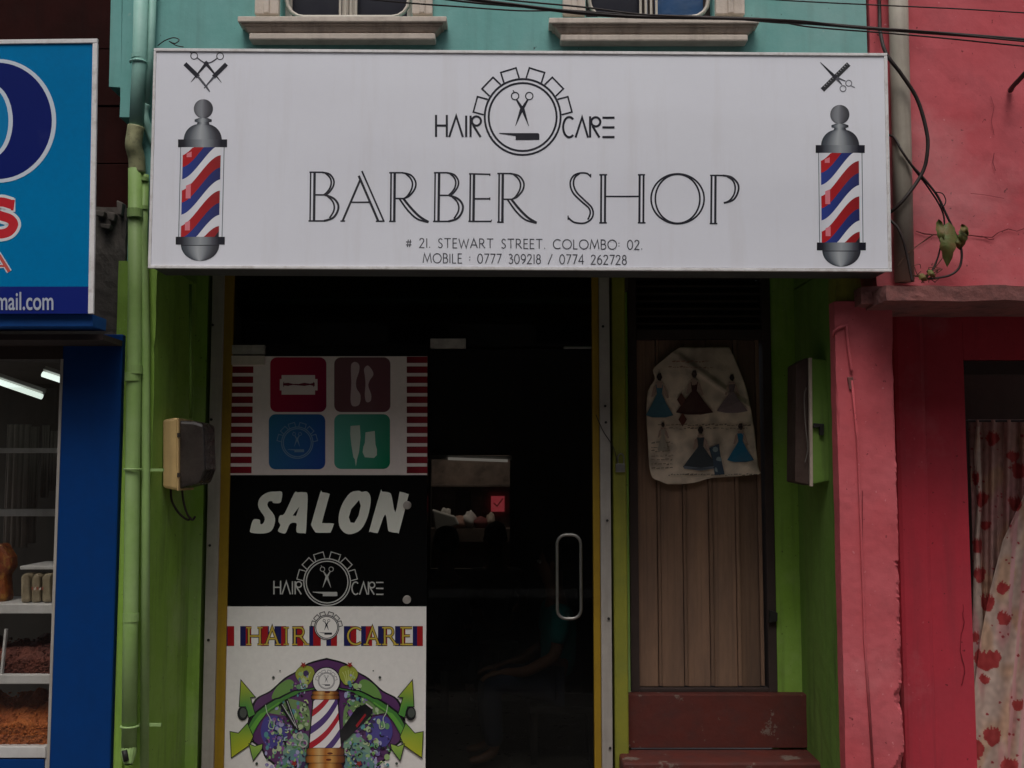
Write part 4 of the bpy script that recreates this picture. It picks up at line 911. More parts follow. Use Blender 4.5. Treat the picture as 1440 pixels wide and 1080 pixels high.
for k in range(12):
    z = ztr + .09 + k * .045
    if z > dz1 - .08: break
    if sl0 is None:
        sl0 = MB(); xa_, xb_ = dx0 + .051, dx1 - .051
        sl0.add([(xa_, YD + .0, z), (xb_, YD + .0, z), (xb_, YD + .05, z + .035), (xa_, YD + .05, z + .035), (xa_, YD + .0, z + .01), (xb_, YD + .0, z + .01), (xb_, YD + .05, z + .045), (xa_, YD + .05, z + .045)],
                [(0, 1, 2, 3), (7, 6, 5, 4), (0, 4, 5, 1), (1, 5, 6, 2), (2, 6, 7, 3), (3, 7, 4, 0)]); sl0 = sl0.build('louvre_slat', M['wood_dark'], wd); z0_ = z
    else: dup(sl0, wd, (0, 0, z - z0_))
MB().box(dx0 + .05, dx1 - .05, YD + .09, YD + .1, ztr, dz1 - .031).build('backing', M['black'], wd)
g = MB().prism([(1083, 858), (1094, 862), (1093, 874), (1082, 876)], YD - .06, YD - .02); g.build('latch', M['black'], wd, bevel=.003)
g = MB(); g.prism([(866, 652), (879, 652), (879, 664), (866, 664)], YG - .03, YG - .01); g.tube(cr([W(869, 653, YG - .02), W(869, 642, YG - .02), W(873, 638, YG - .02), (W(877, 642, YG - .02)), W(877, 653, YG - .02)], 4), .004, 8)
tag(g.build('padlock', M['steel'], bevel=.003), 'small dull padlock hanging on the olive partition beside the wooden door', 'padlock')
# old cloth poster on the door
cp = MB(); outl = [(921, 533), (918, 520), (930, 508), (955, 489), (975, 487), (1020, 489), (1027, 491), (1042, 525), (1052, 556), (1060, 600), (1066, 655), (1068, 667), (1030, 670), (1000, 672), (975, 679), (942, 681.5), (930, 677), (918, 672), (913, 655), (911, 620), (909, 585), (911, 550)]
mid_c = (985, 590); n = len(outl); rings = 14; vs = []; cc = []; fs = []
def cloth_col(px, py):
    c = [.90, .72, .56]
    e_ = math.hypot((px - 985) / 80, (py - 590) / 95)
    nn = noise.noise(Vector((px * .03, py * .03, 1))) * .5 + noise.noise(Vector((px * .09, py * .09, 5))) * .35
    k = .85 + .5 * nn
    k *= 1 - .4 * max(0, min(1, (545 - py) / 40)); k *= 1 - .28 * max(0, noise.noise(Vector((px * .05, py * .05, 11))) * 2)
    if 505 + (px - 960) * .72 - 8 < py < 505 + (px - 960) * .72 + 4 and 955 < px < 1050: k *= .75  # crease shading painted into the cloth as a darker band
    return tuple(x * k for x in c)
NX, NY = 70, 84
import bisect
def inside(x, y, poly):
    c = False; j = len(poly) - 1
    for i in range(len(poly)):
        xi, yi = poly[i]; xj, yj = poly[j]
        if (yi > y) != (yj > y) and x < (xj - xi) * (y - yi) / (yj - yi) + xi: c = not c
        j = i
    return c
so_ = [tuple(v) for v in cr(outl, 3, True)]
def span(y):
    xs = []
    j = len(so_) - 1
    for i in range(len(so_)):
        (xi, yi), (xj, yj) = so_[i], so_[j]
        if (yi > y) != (yj > y): xs.append(xi + (y - yi) / (yj - yi) * (xj - xi))
        j = i
    return (min(xs), max(xs)) if len(xs) >= 2 else None
rows = []
for j in range(NY + 1):
    y = lerp(488.3, 681, j / NY); sp = span(y)
    if sp: rows.append((y, sp))
cY = lambda x, y: YD - .035 - .012 * math.sin((x - 910) * .045 + y * .01) - .01 * noise.noise(Vector((x * .03, y * .02, 0))) - (.014 * math.exp(-((y - 505 - (x - 960) * .72) / 5) ** 2))
for (y, (xa_, xb_)) in rows:
    for i in range(NX + 1):
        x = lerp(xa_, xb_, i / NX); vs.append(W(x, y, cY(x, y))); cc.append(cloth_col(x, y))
m_ = NX + 1
for j in range(len(rows) - 1):
    for i in range(NX): fs.append((j * m_ + i, j * m_ + i + 1, (j + 1) * m_ + i + 1, (j + 1) * m_ + i))
cp.add(vs, fs, cc)
cpo = thing('cloth_poster', 'creased old cloth poster of dress designs hung on the plank door', 'poster', W(985, 680, YD - .04))
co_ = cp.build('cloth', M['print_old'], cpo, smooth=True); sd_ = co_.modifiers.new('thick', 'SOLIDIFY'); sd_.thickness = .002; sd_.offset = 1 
gp = Print(YD - .06)
class Draped(Print): pass
_W = W
def dress(cx, cy, h, c, hair_c=(.03, .015, .015), skirt=1.0, wdt=1.0):
    """generic lady in a gown, drawn as flat print that follows the cloth"""
    L = lambda P_: [(cx + x * h, cy + y * h) for x, y in P_]
    sk = (.44, .30, .24)
    gp.poly(L([(-.03, -.95), (.04, -.96), (.07, -.86), (.03, -.78), (-.03, -.80), (-.06, -.87)]), hair_c)
    gp.poly(L([(-.07, -.76), (.08, -.76), (.06, -.62), (-.05, -.62)]), sk)
    gp.poly(L([(-.08, -.70), (.09, -.70), (.06, -.48), (-.05, -.48)]), c)
    gp.poly(L([(-.05, -.48), (.07, -.48), (.20 * wdt, -.25), (.38 * wdt, .0), (.15, .05), (-.15, .05), (-.36 * wdt, .0), (-.2 * wdt, -.25)]), c)
    gp.poly(L([(.08, -.70), (.13, -.66), (.22, -.4), (.17, -.38), (.08, -.55)]), sk); gp.poly(L([(-.08, -.70), (-.13, -.64), (-.18, -.42), (-.13, -.42), (-.06, -.56)]), sk)
_save = Print.poly
def drape_poly(s, pts, col, holes=()):
    # subdivide outline then lay on cloth surface
    tr = tessellate_polygon([[Vector((p[0], p[1], 0)) for p in pts]])
    s.add([_W(p[0], p[1], cY(p[0], p[1]) - .0095 - s.lift) for p in pts], [tuple(t) for t in tr], col); return s
Print.poly = drape_poly; gp.lift = 0
def fig(*a, **k):
    global gp
    gp = Print(YD - .06); gp.lift = k.pop('lift', 0); dress(*a, **k); gp.build('dress_print', M['print_old'], cpo)
fig(927, 584, 62, (.06, .16, .22), wdt=.85); fig(976, 580, 62, (.07, .02, .02), wdt=1.15); fig(1029, 578, 54, (.26, .19, .20), wdt=1.1)
fig(932, 632, 40, (.40, .34, .27), wdt=.5, lift=.001); fig(985, 657, 60, (.05, .06, .07), wdt=1.15, lift=.001); fig(1041, 647, 54, (.015, .15, .27), wdt=.95, lift=.001)
gp = Print(YD - .06); gp.lift = .0015
gp.poly([(997, 630), (1011, 624), (1013, 640), (1019, 667), (1005, 668), (1003, 650)], (.05, .08, .12)); gp.poly([(962, 655), (985, 658), (1005, 655), (1004, 659), (985, 662), (962, 659)], (.16, .18, .22))
gp.lift = .0025
for (x, y, r) in ((1006, 632, 4), (1011, 646, 4), (1009, 660, 4)): gp.poly([(x + r * math.cos(t), y + r * math.sin(t)) for t in (0, .8, 1.6, 2.4, 3.1, 3.9, 4.7, 5.5)], (.28, .34, .36))
gp.build('side_pattern', M['print_old'], cpo)
gp = Print(YD - .06); gp.lift = .001
for (x, y) in ((958, 562), (960, 590)): gp.poly([(x, y - 10), (x + 6, y), (x, y + 10), (x - 6, y)], (.13, .04, .03))
rq = random.Random(5)
def scrib(x0, x1, y, c):
    x = x0
    while x < x1:
        w_ = rq.uniform(2, 6); yy = y + rq.uniform(-1, 1); gp.poly([(x, yy), (x + w_, yy - rq.uniform(-1, 1.5)), (x + w_, yy + 1), (x, yy + 1.2)], c); x += w_ + rq.uniform(.5, 2)
for k in range(7): scrib(916, 940 + rq.uniform(0, 8), 622 + k * 6, (.26, .20, .15))
scrib(945, 995, 508, (.25, .12, .08)); scrib(940, 1000, 516, (.25, .14, .10)); scrib(925, 1055, 597, (.22, .15, .11)); scrib(930, 1050, 602, (.26, .19, .14)); scrib(940, 1060, 672 - 5, (.2, .16, .13))
gp.build('faded_marks', M['print_old'], cpo, kind='stuff')
Print.poly = _save

# ------------------------------------------------------------------ meter boxes
ml = thing('meter_box', 'beige electricity meter box with a smoky cover on the left green wall', 'meter box', W(240, 690, .2))
x0m = X(228, .16, 640) ; 
g = MB().prism([(229, 590), (249, 587), (249, 690), (229, 686)], .16, .42); g.build('case', M['meter'], ml, bevel=.012)
g = MB().prism([(250, 591), (274, 592), (286, 596), (288, 660), (280, 680), (250, 688)], .18, .40); g.build('cover', M['meter_cover'], ml, bevel=.015)
g = MB().prism([(248.5, 588), (251, 588), (251, 690), (248.5, 690)], .155, .42); g.build('rim', M['meter'], ml, bevel=.002)
for py in (612, 668): MB().prism(pts(249, py - 3, 253, py + 3), .15, .16).build('hinge', M['meter_cover'], ml)
MB().prism([(272, 669), (279, 664), (282, 669), (275, 675)], .185, .19).build('seal_tag', M['white'], ml)
for i, (a_, b_) in enumerate(((240, 264), (256, 270))):
    g = MB().tube(cr([W(a_, 687, .25), W(a_ + 2, 705, .25), W((a_ + b_) / 2, 722, .27), W(b_, 731, .3), W(b_ + 4, 728 - i, .36)], 6), .006, 8)
    g.build('cable', M['cable'], ml, smooth=True)
MB().tube([W(268, 400, .3), W(268, 588, .3)], .008, 8).build('conduit', M['green_dull'], ml, smooth=True)
mr = thing('switch_box', 'tall pale green switch box with a brown side on the right green wall', 'meter box', W(1150, 682, .3))
YM = .22
MB().prism([(1142, 504), (1167, 506), (1168, 676), (1143, 681)], YM, YM + .20).build('case', M['green_dull'], mr, bevel=.006)
MB().prism([(1119, 512), (1132, 504), (1139, 503), (1141, 683), (1118, 678)], YM + .03, YM + .2).build('cover', M['board'], mr, bevel=.006)
MB().prism([(1138, 503), (1142, 503), (1143.5, 684), (1139.5, 684)], YM - .006, YM + .02).build('edge_strip', M['stone_dark'], mr, bevel=.002)
g = MB(); g.prism([(1145, 595), (1159, 596), (1159, 612), (1153, 612), (1153, 601), (1145, 601)], YM - .025, YM); g.build('latch', M['black'], mr, bevel=.003)
MB().tube(cr([W(1134, 545, YM), W(1131, 560, YM), W(1133, 600, YM), W(1136, 630, YM), W(1132, 650, YM)], 6), .003, 6).build('wire', M['concrete'], mr)

# ------------------------------------------------------------------ pipes at the left pillar
def pipe_px(P_, Y, r): return [tuple(W(x, y, Y)) for x, y in P_]
dp = thing('drain_pipe', 'fat drain pipe painted teal above and green below on the left pillar', 'drain pipe', W(176, 1060, -.06))
Yp = -.065
MB().tube([W(199.5, -60, Yp), W(196, 90, Yp), W(191.5, 179, Yp)], .036, 18).build('upper_length', M['teal_pipe'], dp, smooth=True)
MB().tube(cr([W(191.5, 178, Yp), W(189.5, 190, Yp), W(188, 205, Yp), W(192, 222, Yp + .02), W(193, 243, Yp + .03)], 5), [.042] * 21, 18).build('elbow', M['pipe_yellow'], dp, smooth=True)
MB().tube([W(190.5, 238, Yp + .02), W(190, 420, Yp + .01), W(186, 700, Yp + .005), W(183.5, 880, Yp), W(181.5, 1052, Yp)], .036, 18).build('lower_length', M['green_pipe'], dp, smooth=True)
for (px, py, mt) in ((195.5, 80, 'teal_pipe'), (189.8, 300, 'green_pipe'), (189.5, 520, 'green_pipe'), (184, 868, 'green_pipe'), (186.5, 530, 'green_pipe')):
    dz = 3 if mt == 'teal_pipe' else 6
    MB().tube([W(px, py - dz, Yp), W(px, py + dz, Yp)], .0385, 18).build('coupling', M[mt], dp, smooth=False)
for (px, py, mt) in ((195, 88, 'teal_pipe'), (187, 660, 'green_pipe'), (182.5, 1021, 'green_pipe')):
    g = MB(); c = W(px, py, Yp); g.tube([c + Vector((.041 * math.cos(t), .041 * math.sin(t), 0)) for t in [PI + PI * i / 10 for i in range(11)]], .006, 6); g.box(c.x + .03, c.x + .14, -.03, -.018, c.z - .01, c.z + .004)
    g.build('clamp', M[mt], dp)
g = MB(); c = W(181.5, 1052, Yp); g.tube([c, c + Vector((.002, -.01, -.03)), c + Vector((.01, -.03, -.07))], [.037, .036, .02], 14, cap=False); g.build('broken_spout', M['green_pipe'], dp)
MB().tube([c + Vector((-.008, -.042, .0)), c + Vector((.004, -.045, -.05))], .014, 8).build('spout_hole', M['black'], dp, smooth=True)
tp = thing('thin_pipe', 'thinner painted pipe running close beside the fat drain pipe', 'pipe', W(210, 1060, -.04))
Yq = -.035
MB().tube([W(216.5, -60, Yq), W(212, 60, Yq), W(206, 148, Yq)], .021, 14).build('upper_length', M['teal_pipe'], tp, smooth=True)
MB().tube(cr([W(206, 147, Yq), W(203, 158, Yq), W(205, 172, Yq), W(211, 188, Yq + .02), W(219, 205, Yq + .03)], 5), .022, 14).build('bend', M['teal_pipe'], tp, smooth=True)
MB().tube([W(203.5, 246, Yq + .01), W(202, 330, Yq), W(205, 480, Yq), W(205, 700, Yq), W(203, 1085, Yq)], .021, 14).build('lower_length', M['green_pipe'], tp, smooth=True)
for (px, py) in ((202.5, 252), (202.5, 292)): MB().tube([W(px, py - 2, Yq), W(px, py + 3, Yq)], .0235, 14).build('coupling', M['green_pipe'], tp)
# dark masonry gap left of the pipes behind the sign
# scrap of wire on top of the sign
g = MB().tube(cr([W(222, 64, -.12), W(232, 57, -.14), W(244, 53, -.16), (W(252, 56, -.18)), W(246, 61, -.2), W(238, 58, -.17), W(248, 64, -.15), W(258, 66, -.15)], 6), .0028, 6)
tag(g.build('wire_scrap', M['cable'], smooth=True), 'tangled scrap of wire on the top left edge of the white sign', 'wire')

# ------------------------------------------------------------------ blue shop at the left
bs = thing('blue_shop_building', 'neighbouring shop at the left with a deep blue pillar and dark maroon upper wall', 'building', (-2.6, .3, 0))
xr_ = X(166, .3)
for i in range(8):
    z0 = 2.25 + i * .32
    MB().box(-4.2, X(190, .28), .26 + .006 * (i % 2), .36, z0, z0 + .314).build('wall_board', M['maroon'], bs, bevel=.003)
MB().box(-4.2, X(190, .28), .26, .36, 4.82, 6.4).build('upper_wall', M['maroon'], bs)
rough_box('gap_masonry', X(120, .1), XP0 - .004, .1, .35, G0, Z(292, .1), M['concrete'], bs, .008, .03)
# broken masonry edge
for (px, py, wd_, hh) in ((140, 300, 14, 10), (156, 304, 12, 14), (168, 292, 9, 22), (148, 318, 16, 8)):
    MB().prism([(px - wd_ / 2, py - hh / 2), (px + wd_ / 2, py - hh / 3), (px + wd_ / 2 - 2, py + hh / 2), (px - wd_ / 2 + 1, py + hh / 2 - 2)], .06, .12).build('masonry_lump', M['concrete'], bs, bevel=.006)
YB_ = -.04
xpa, xpb = X(76, YB_, 1080), X(157, YB_, 1000)
MB().box(X(82, YB_), xpb, YB_, .1, G0, Z(470, YB_)).build('pillar', M['blue'], bs, bevel=.006)
MB().box(X(80, YB_), X(84, YB_), YB_ - .004, .0, G0, Z(505, YB_)).build('opening_trim', M['alu'], bs, bevel=.001)
MB().box(-4.2, X(83, YB_) - .001, YB_, .1, Z(505, YB_), Z(470, YB_)).build('lintel', M['wood_dark'], bs)
MB().box(-4.2, xpb, -.3, YB_ - .001, Z(478, -.3), Z(470, -.3) ).build('soffit', M['wood_dark'], bs)
MB().box(-4.2, xpb, .101, 2.4, Z(495, .1) + .02, Z(495, .1) + .12).build('ceiling', M['room'], bs)
MB().box(-4.2, xpb, 2.4, 2.5, G0, 2.4).build('back_wall', M['room'], bs)
MB().box(xpb - .05, xpb, .11, 2.4, G0, 2.4).build('side_wall', M['room'], bs)
# blue sign
YN = -.42
ns = thing('blue_sign', 'sky blue signboard with a big navy letter and white trim at the left edge', 'sign', W(60, 440, YN))
MB().prism([(-420, 66), (131, 59), (126, 441), (-420, 444)], YN + .003, YN + .05).build('casing', M['blue'], ns)
MB().prism([(-420, 62), (130, 60), (125, 404), (-420, 404)], YN, YN + .0028).build('face', M['blue_sign'], ns)
MB().prism([(-420, 60), (137, 54), (136.5, 60), (-420, 66)], YN - .008, YN + .008).build('trim', M['sign_edge'], ns, bevel=.002)
MB().prism([(130, 61), (136.8, 60.2), (131, 441), (123.5, 441)], YN - .008, YN + .008).build('trim', M['sign_edge'], ns, bevel=.002)
MB().prism([(-420, 442), (131, 442), (130, 459), (-420, 459)], YN + .03, YN + .20).build('apron', surf('bright_blue_paint', (.0, .075, .32), (.0, .06, .27), .5, None, 0, 3, 20, .05), ns, bevel=.003)
q = Print(YN - .001)
q.poly([(-420, 403), (125, 403), (124, 441), (-420, 441)], (.004, .014, .17)); q.next()
q.build('navy_band', M['print'], ns); q = Print(YN - .001)
q.disc(-3, 170, 82, (.60, .66, .74), 64, 87); q.next(); q.disc(-4, 170, 77, (.0, .008, .13), 64, 82); q.next()
q.disc(-13, 170, 31, (.60, .66, .74), 48, 52); q.next(); q.disc(-15, 170, 27, (0, .19, .43), 48, 47.5); q.next()
q.build('letter', M['print'], ns, label='big navy round letter with a white outline'); q = Print(YN - .001)
Ss = [(17, 288), (2, 284), (-10, 288), (-12, 297), (0, 303), (14, 308), (19, 316), (12, 326), (-2, 329), (-14, 324)]
q.line(Ss, 21, (.68, .70, .72), 6); q.line([(17, 279), (17, 298)], 9, (.68, .70, .72)); q.next(); q.line(Ss, 13, (.55, .02, .03), 6); q.line([(19, 281), (17, 296)], 4, (.55, .02, .03)); q.next()
q.build('letter', M['print'], ns, label='red letter S with a white outline'); q = Print(YN - .001)
As = [(-12, 380), (0, 361), (13, 382)]
q.line(As, 8, (.62, .62, .66)); q.line([(-6, 374), (8, 374)], 6, (.62, .62, .66)); q.next(); q.line(As, 4.6, (.55, .09, .07)); q.line([(-6, 374), (8, 374)], 3, (.55, .09, .07))
q.build('letter', M['print'], ns, label='small tilted red letter A')
fc = bpy.data.curves.new('mail_text', 'FONT'); fc.body = 'mail.com'; fc.size = 1; fc.offset = .012; fc.align_x = 'LEFT'
fo = bpy.data.objects.new('mail_text', fc); COL.objects.link(fo)
bpy.context.view_layer.update(); dg = bpy.context.evaluated_depsgraph_get()
me = bpy.data.meshes.new_from_object(fo.evaluated_get(dg)); bpy.data.objects.remove(fo)
xs_v = [v.co.x for v in me.vertices]; ys_v = [v.co.y for v in me.vertices]
mx0, mx1, my1 = min(xs_v), max(xs_v), max(ys_v)
for v in me.vertices:
    px = lerp(-5, 75, (v.co.x - mx0) / (mx1 - mx0)); py = 435.5 - v.co.y / my1 * 25
    v.co = W(px, py, YN - .004)
me.materials.clear(); me.materials.append(surf('pale_lettering', (.50, .54, .66), None, .5, None, 0, 2, 20, 0))
mo = bpy.data.objects.new('lettering', me); COL.objects.link(mo); mo.parent = ns; mo.location = -Vector(ns.location); mo['label'] = 'pale mail.com lettering on the navy band'
# display inside
YC = -.005
dc = thing('display_case', 'glass fronted snack display case with white shelves in the blue shop', 'display case', (X(30, YC), YC, G0))
def sh(y0, y1, xa_, xb_, Y, mat='white', name='shelf', d=.35): MB().prism([(xa_, y0), (xb_, y0), (xb_, y1), (xa_, y1)], Y, Y + d).build(name, M[mat], dc, bevel=.003)
sh(796, 801, 28, 90, YC + .1, d=.3); sh(850, 863, -160, 84, YC); sh(949, 962, -160, 80, YC - .02); sh(1050, 1066, -160, 64, YC - .03, d=.5); sh(1068, 1130, -160, 62, YC - .03, 'blue', 'base_panel')
MB().prism([(63, 1048), (70, 1048), (76, 990), (80, 990), (70, 1130), (60, 1130)], YC - .02, YC + .02).build('upright', M['white'], dc, bevel=.002)
MB().prism([(-1, 955), (2, 955), (9, 885), (6, 885)], YC - .01, YC + .01).build('divider', M['white'], dc)
MB().prism([(-150, 545), (79, 545), (79, 1048), (-150, 1048)], YC - .03, YC - .026).build('front_glass', M['glass_case'], dc)
sh(630, 637, -100, 90, .8, 'white', 'rail', .04); sh(716, 726, -100, 90, .8, 'white', 'rail', .04)
rnd = random.Random(11)
def heap(name, label, cat, x0, x1, yb, h, Y, dd, mat, cell=.02):
    xa_, xb_ = X(x0, Y, yb), X(x1, Y, yb); zb = Z(yb, Y); zt = (yb - h); hh = Z(yb - h, Y) - zb
    g = MB(); nx = int((xb_ - xa_) / .012); ny = int(dd / .014); vs = []; fs = []
    for j in range(ny + 1):
        for i in range(nx + 1):
            x = lerp(xa_, xb_, i / nx); y = lerp(Y, Y + dd, j / ny)
            z = zb + hh * (.5 + .5 * math.sin(PI * .5 * min(1, j / ny * 1.4))) * (.85 + .35 * noise.noise(Vector((x * 12, y * 12, zb)))) + .012 * noise.noise(Vector((x * 70, y * 70, 0))) + rnd.uniform(0, .006)
            vs.append((x, y, z))
    for j in range(ny):
        for i in range(nx): k = j * (nx + 1) + i; fs.append((k, k + 1, k + nx + 2, k + nx + 1))
    b0 = len(vs)
    for i in range(nx + 1): vs.append((lerp(xa_, xb_, i / nx), Y, zb))
    for i in range(nx): fs.append((i, i + 1, b0 + i + 1, b0 + i))
    g.add(vs, fs)
    for i in range(420):
        x = rnd.uniform(xa_ + .004, xb_ - .004); g.blob((x, Y - rnd.uniform(-.002, .006), zb + hh * rnd.uniform(.02, .5)), (rnd.uniform(.005, .012), .006, rnd.uniform(.003, .008)), 5, 3)
    for i in range(260):
        x = rnd.uniform(xa_ + .01, xb_ - .01); t = rnd.random(); y = Y + t * dd * .7
        z = zb + hh * (.5 + .5 * math.sin(PI * .5 * min(1, t * .98))) * .98
        g.blob((x, y, z), (rnd.uniform(.004, .010), rnd.uniform(.004, .01), rnd.uniform(.003, .006)), 5, 3)
    return tag(g.build(name, M[mat], kind='stuff'), label, cat)
heap('snack_heap', 'heap of orange fried snacks on the lowest shelf of the display', 'snacks', -120, 72, 1048, 62, YC + .02, .35, 'snack')
heap('snack_heap', 'heap of dark red snacks on the middle shelf of the display', 'snacks', -120, 78, 948, 42, YC + .02, .32, 'snack_dark')
g = MB()
for i in range(4):
    px = 28 + i * 15; g.prism([(px, 812), (px + 5, 806), (px + 13, 808), (px + 14, 846), (px, 848)], YC + .05 + .01 * (i % 2), YC + .2)
    t = [(px, 812)]
for i in range(4):
    px = 28 + i * 15
    o = MB().prism([(px + .5, 812 + (i % 2) * 3), (px + 5, 806), (px + 12, 809), (px + 13.5, 847), (px + .5, 848)], YC + .05 + .01 * (i % 2), YC + .2).build('snack_packet', M['cream_pack'], bevel=.012)
    tag(o, ['leftmost cream snack packet on the upper white shelf', 'cream packet second from the left, behind the tiny sticker', 'cream packet third from the left, beside the tiny sticker', 'cream packet nearest the blue pillar on the upper white shelf'][i], 'packet', 'cream packets on the upper shelf')
p_ = Print(YC + .045); 
for i in range(5): p_.poly([(44 + i * 3.6, 826 + (i % 2) * 2), (47 + i * 3.6, 825), (46.5 + i * 3.6, 829), (44.5 + i * 3.6, 830)], (.62, .50, .45) if i % 2 else (.30, .08, .05))
tag(p_.build('price_sticker', M['print']), 'tiny red and white sticker in front of the cream packets', 'sticker')
g = MB().prism([(-40, 770), (2, 764), (14, 784), (15, 800), (6, 808), (9, 846), (-40, 862)], .10, .2)
tag(g.build('orange_packet', M['pack_orange'], bevel=.02), 'shiny orange and red packet at the left edge of the blue shop display', 'packet')
# hanging grey cloth strips in the back
for i, (a_, b_, yt_, yb_) in enumerate(((8, 40, 597, 770), (42, 52, 600, 764), (58, 68, 598, 700), (70, 92, 606, 690))):
    g = MB(); xa_, xb_ = X(a_, 1.1), X(b_, 1.1); n = 16
    vs = []; 
    for k in range(n + 1):
        x = lerp(xa_, xb_, k / n); y = 1.1 + .02 * math.sin(k * 1.7 + i)
        vs += [(x, y, Z(yt_, 1.1)), (x, y, Z(yb_, 1.1))]
    g.add(vs, [(2 * k, 2 * k + 1, 2 * k + 3, 2 * k + 2) for k in range(n)])
    o = g.build('hanging_cloth', M['grey_pack'], smooth=True); m = o.modifiers.new('t', 'SOLIDIFY'); m.thickness = .004
    tag(o, ['widest grey cloth hanging leftmost behind the snack display', 'narrow grey cloth hanging just right of the widest one', 'short narrow grey cloth hanging third from the left', 'grey cloth hanging nearest the blue pillar inside the shop'][i], 'cloth', 'grey cloths hanging in the blue shop')
# tube lights
for i, (A_, B_) in enumerate((((-60, 517), (59, 558)), ((60, 526), (150, 556)))):
    Yt = .75 if i == 0 else .62
    a3, b3 = W(*A_, Yt), W(*B_, Yt + .25)
    b3 = Vector((W(*B_, Yt).x, Yt, W(*B_, Yt).z)); a3 = W(*A_, Yt)
    t_ = thing('tube_light', ['longer lit tube light hanging at the left in the blue shop', 'short lit tube light partly hidden by the blue pillar'][i], 'tube light', (a3 + b3) / 2, 'tube lights in the blue shop')
    MB().tube([a3, b3], .016, 12).build('tube', M['tube_lit'], t_, smooth=True)
    g = MB(); u = Vector((0, .03, .03)); g.tube([a3 + u, b3 + u], .022, 6); g.build('fitting', M['white'], t_)

# ------------------------------------------------------------------ pink building at the right
pk = thing('pink_building', 'crimson and pink plastered neighbour at the right with a curtained doorway', 'building', (3, .3, 0))
xw0 = X(1239, YF)
zl = Z(408, YF)
rough_box('upper_wall', xw0, 6.5, YF - .01, YF + .25, zl + .02, 6.6, M['pink'], pk, .004, .06)
# ledge
rough_box('ledge', X(1246, -.33, 412), 6.5, -.33, YF + .2, Z(423, -.33), Z(401.5, -.33), M['ledge'], pk, .007, .03, chips=())
rough_box('ledge_stub', X(1211, -.14, 412), X(1246, -.14, 412), -.14, YF + .1, Z(428, -.14), Z(404, -.14), M['ledge'], pk, .009, .02)
YK = -.03
MB().box(X(1216, YK, 700), X(1258, YK, 700), YF + .06, YF + .34, G0, Z(424, YK)).build('pillar_core', M['pink'], pk)
rough_box('pillar', X(1180, YK, 700), X(1262, YK, 700), YK, YF + .059, G0, Z(424, YK), M['pink'], pk, .0025, .012, chips=((G0, 1.1, .075, 1), (1.1, 2.2, .02, 1)), cap=240)
rough_box('pillar_cap', X(1176, YK, 400), X(1213, YK, 400), YK + .012, YF + .1, Z(424, YK) + .003, Z(376, YK), M['olive'], pk, .006, .03)
YR = .34
MB().box(X(1258, YR), X(1303, YR), YR - .03, YR + .1, G0, 2.5).build('pilaster', M['pink_deep'], pk, bevel=.025)
MB().box(X(1303, YR) + .001, X(1360, YR), YR, YR + .1, G0, 2.5).build('lower_wall', M['pink_deep'], pk)
MB().box(X(1360, YR) + .001, 6.5, YR, YR + .1, Z(506, YR), 2.5).build('lintel_wall', M['pink_deep'], pk)
MB().box(X(1245, .2), 6.5, .05, YR + .1, 2.5, 2.6).build('soffit', M['pink_deep'], pk)
MB().box(X(1362, YR), 6.5, YR + .02, YR + .09, Z(526, YR), Z(507, YR)).build('door_head', M['wood_dark'], pk)
MB().box(X(1358, YR), X(1364, YR, 800), YR + .02, YR + .34, G0, Z(527, YR)).build('door_jamb', M['wood_dark'], pk)
MB().box(X(1362, YR), 6.5, 1.2, 1.3, G0, 2.5).build('inner_wall', M['room'], pk)
MB().box(X(1340, YR), X(1362, YR), YR + .345, 1.2, G0, 2.5).build('inner_side', M['room'], pk)
# cracks as thin raised ridges of dirt on the plaster
q = Print(YF - .019)
DK = (.10, .018, .02)
q.line([(1288, 325), (1300, 329), (1312, 330), (1340, 331), (1365, 331), (1380, 333), (1395, 334)], [1.2, 2, 1.6, 2.2, 1.4, 2, .8], DK); q.line([(1395, 334), (1404, 327), (1418, 322), (1430, 325), (1450, 318)], [1.4, 1, 1.2, .8, 1], DK)
q.line([(1380, 332), (1392, 337), (1398, 336)], 1.2, DK); q.line([(1312, 331), (1300, 339), (1289, 346)], [.8, 1.2, .8], DK)
q.build('crack', M['print'], pk); q = Print(YF - .019)
q.line([(1398, 190), (1394, 170), (1398, 150), (1393, 135)], .6, (.2, .03, .04)); q.build('crack', M['print'], pk); q = Print(YF - .019); q.line([(1398, 215), (1396, 228), (1400, 240)], .9, (.17, .03, .04)); q.build('crack', M['print'], pk); q = Print(YF - .019); q.line([(1365, 272), (1385, 274), (1412, 279)], .7, (.2, .03, .04))
q.build('crack', M['print'], pk)
q = Print(YK - .0045)
q.line([(1213, 690), (1213, 780), (1217, 900), (1224, 1000), (1229, 1085)], [.8, 1.1, 1.4, 1.2, 1.6], (.14, .02, .028), 5); q.build('crack', M['print'], pk)
q = Print(YR - .004); rj = random.Random(2); q.line([(1353 + 2.5 * math.sin(k * .5) + rj.uniform(-1.3, 1.3), 850 + k * 6) for k in range(20)], [rj.uniform(.5, 1.5) for _ in range(20)], (.16, .012, .02)); q.build('crack', M['print'], pk)
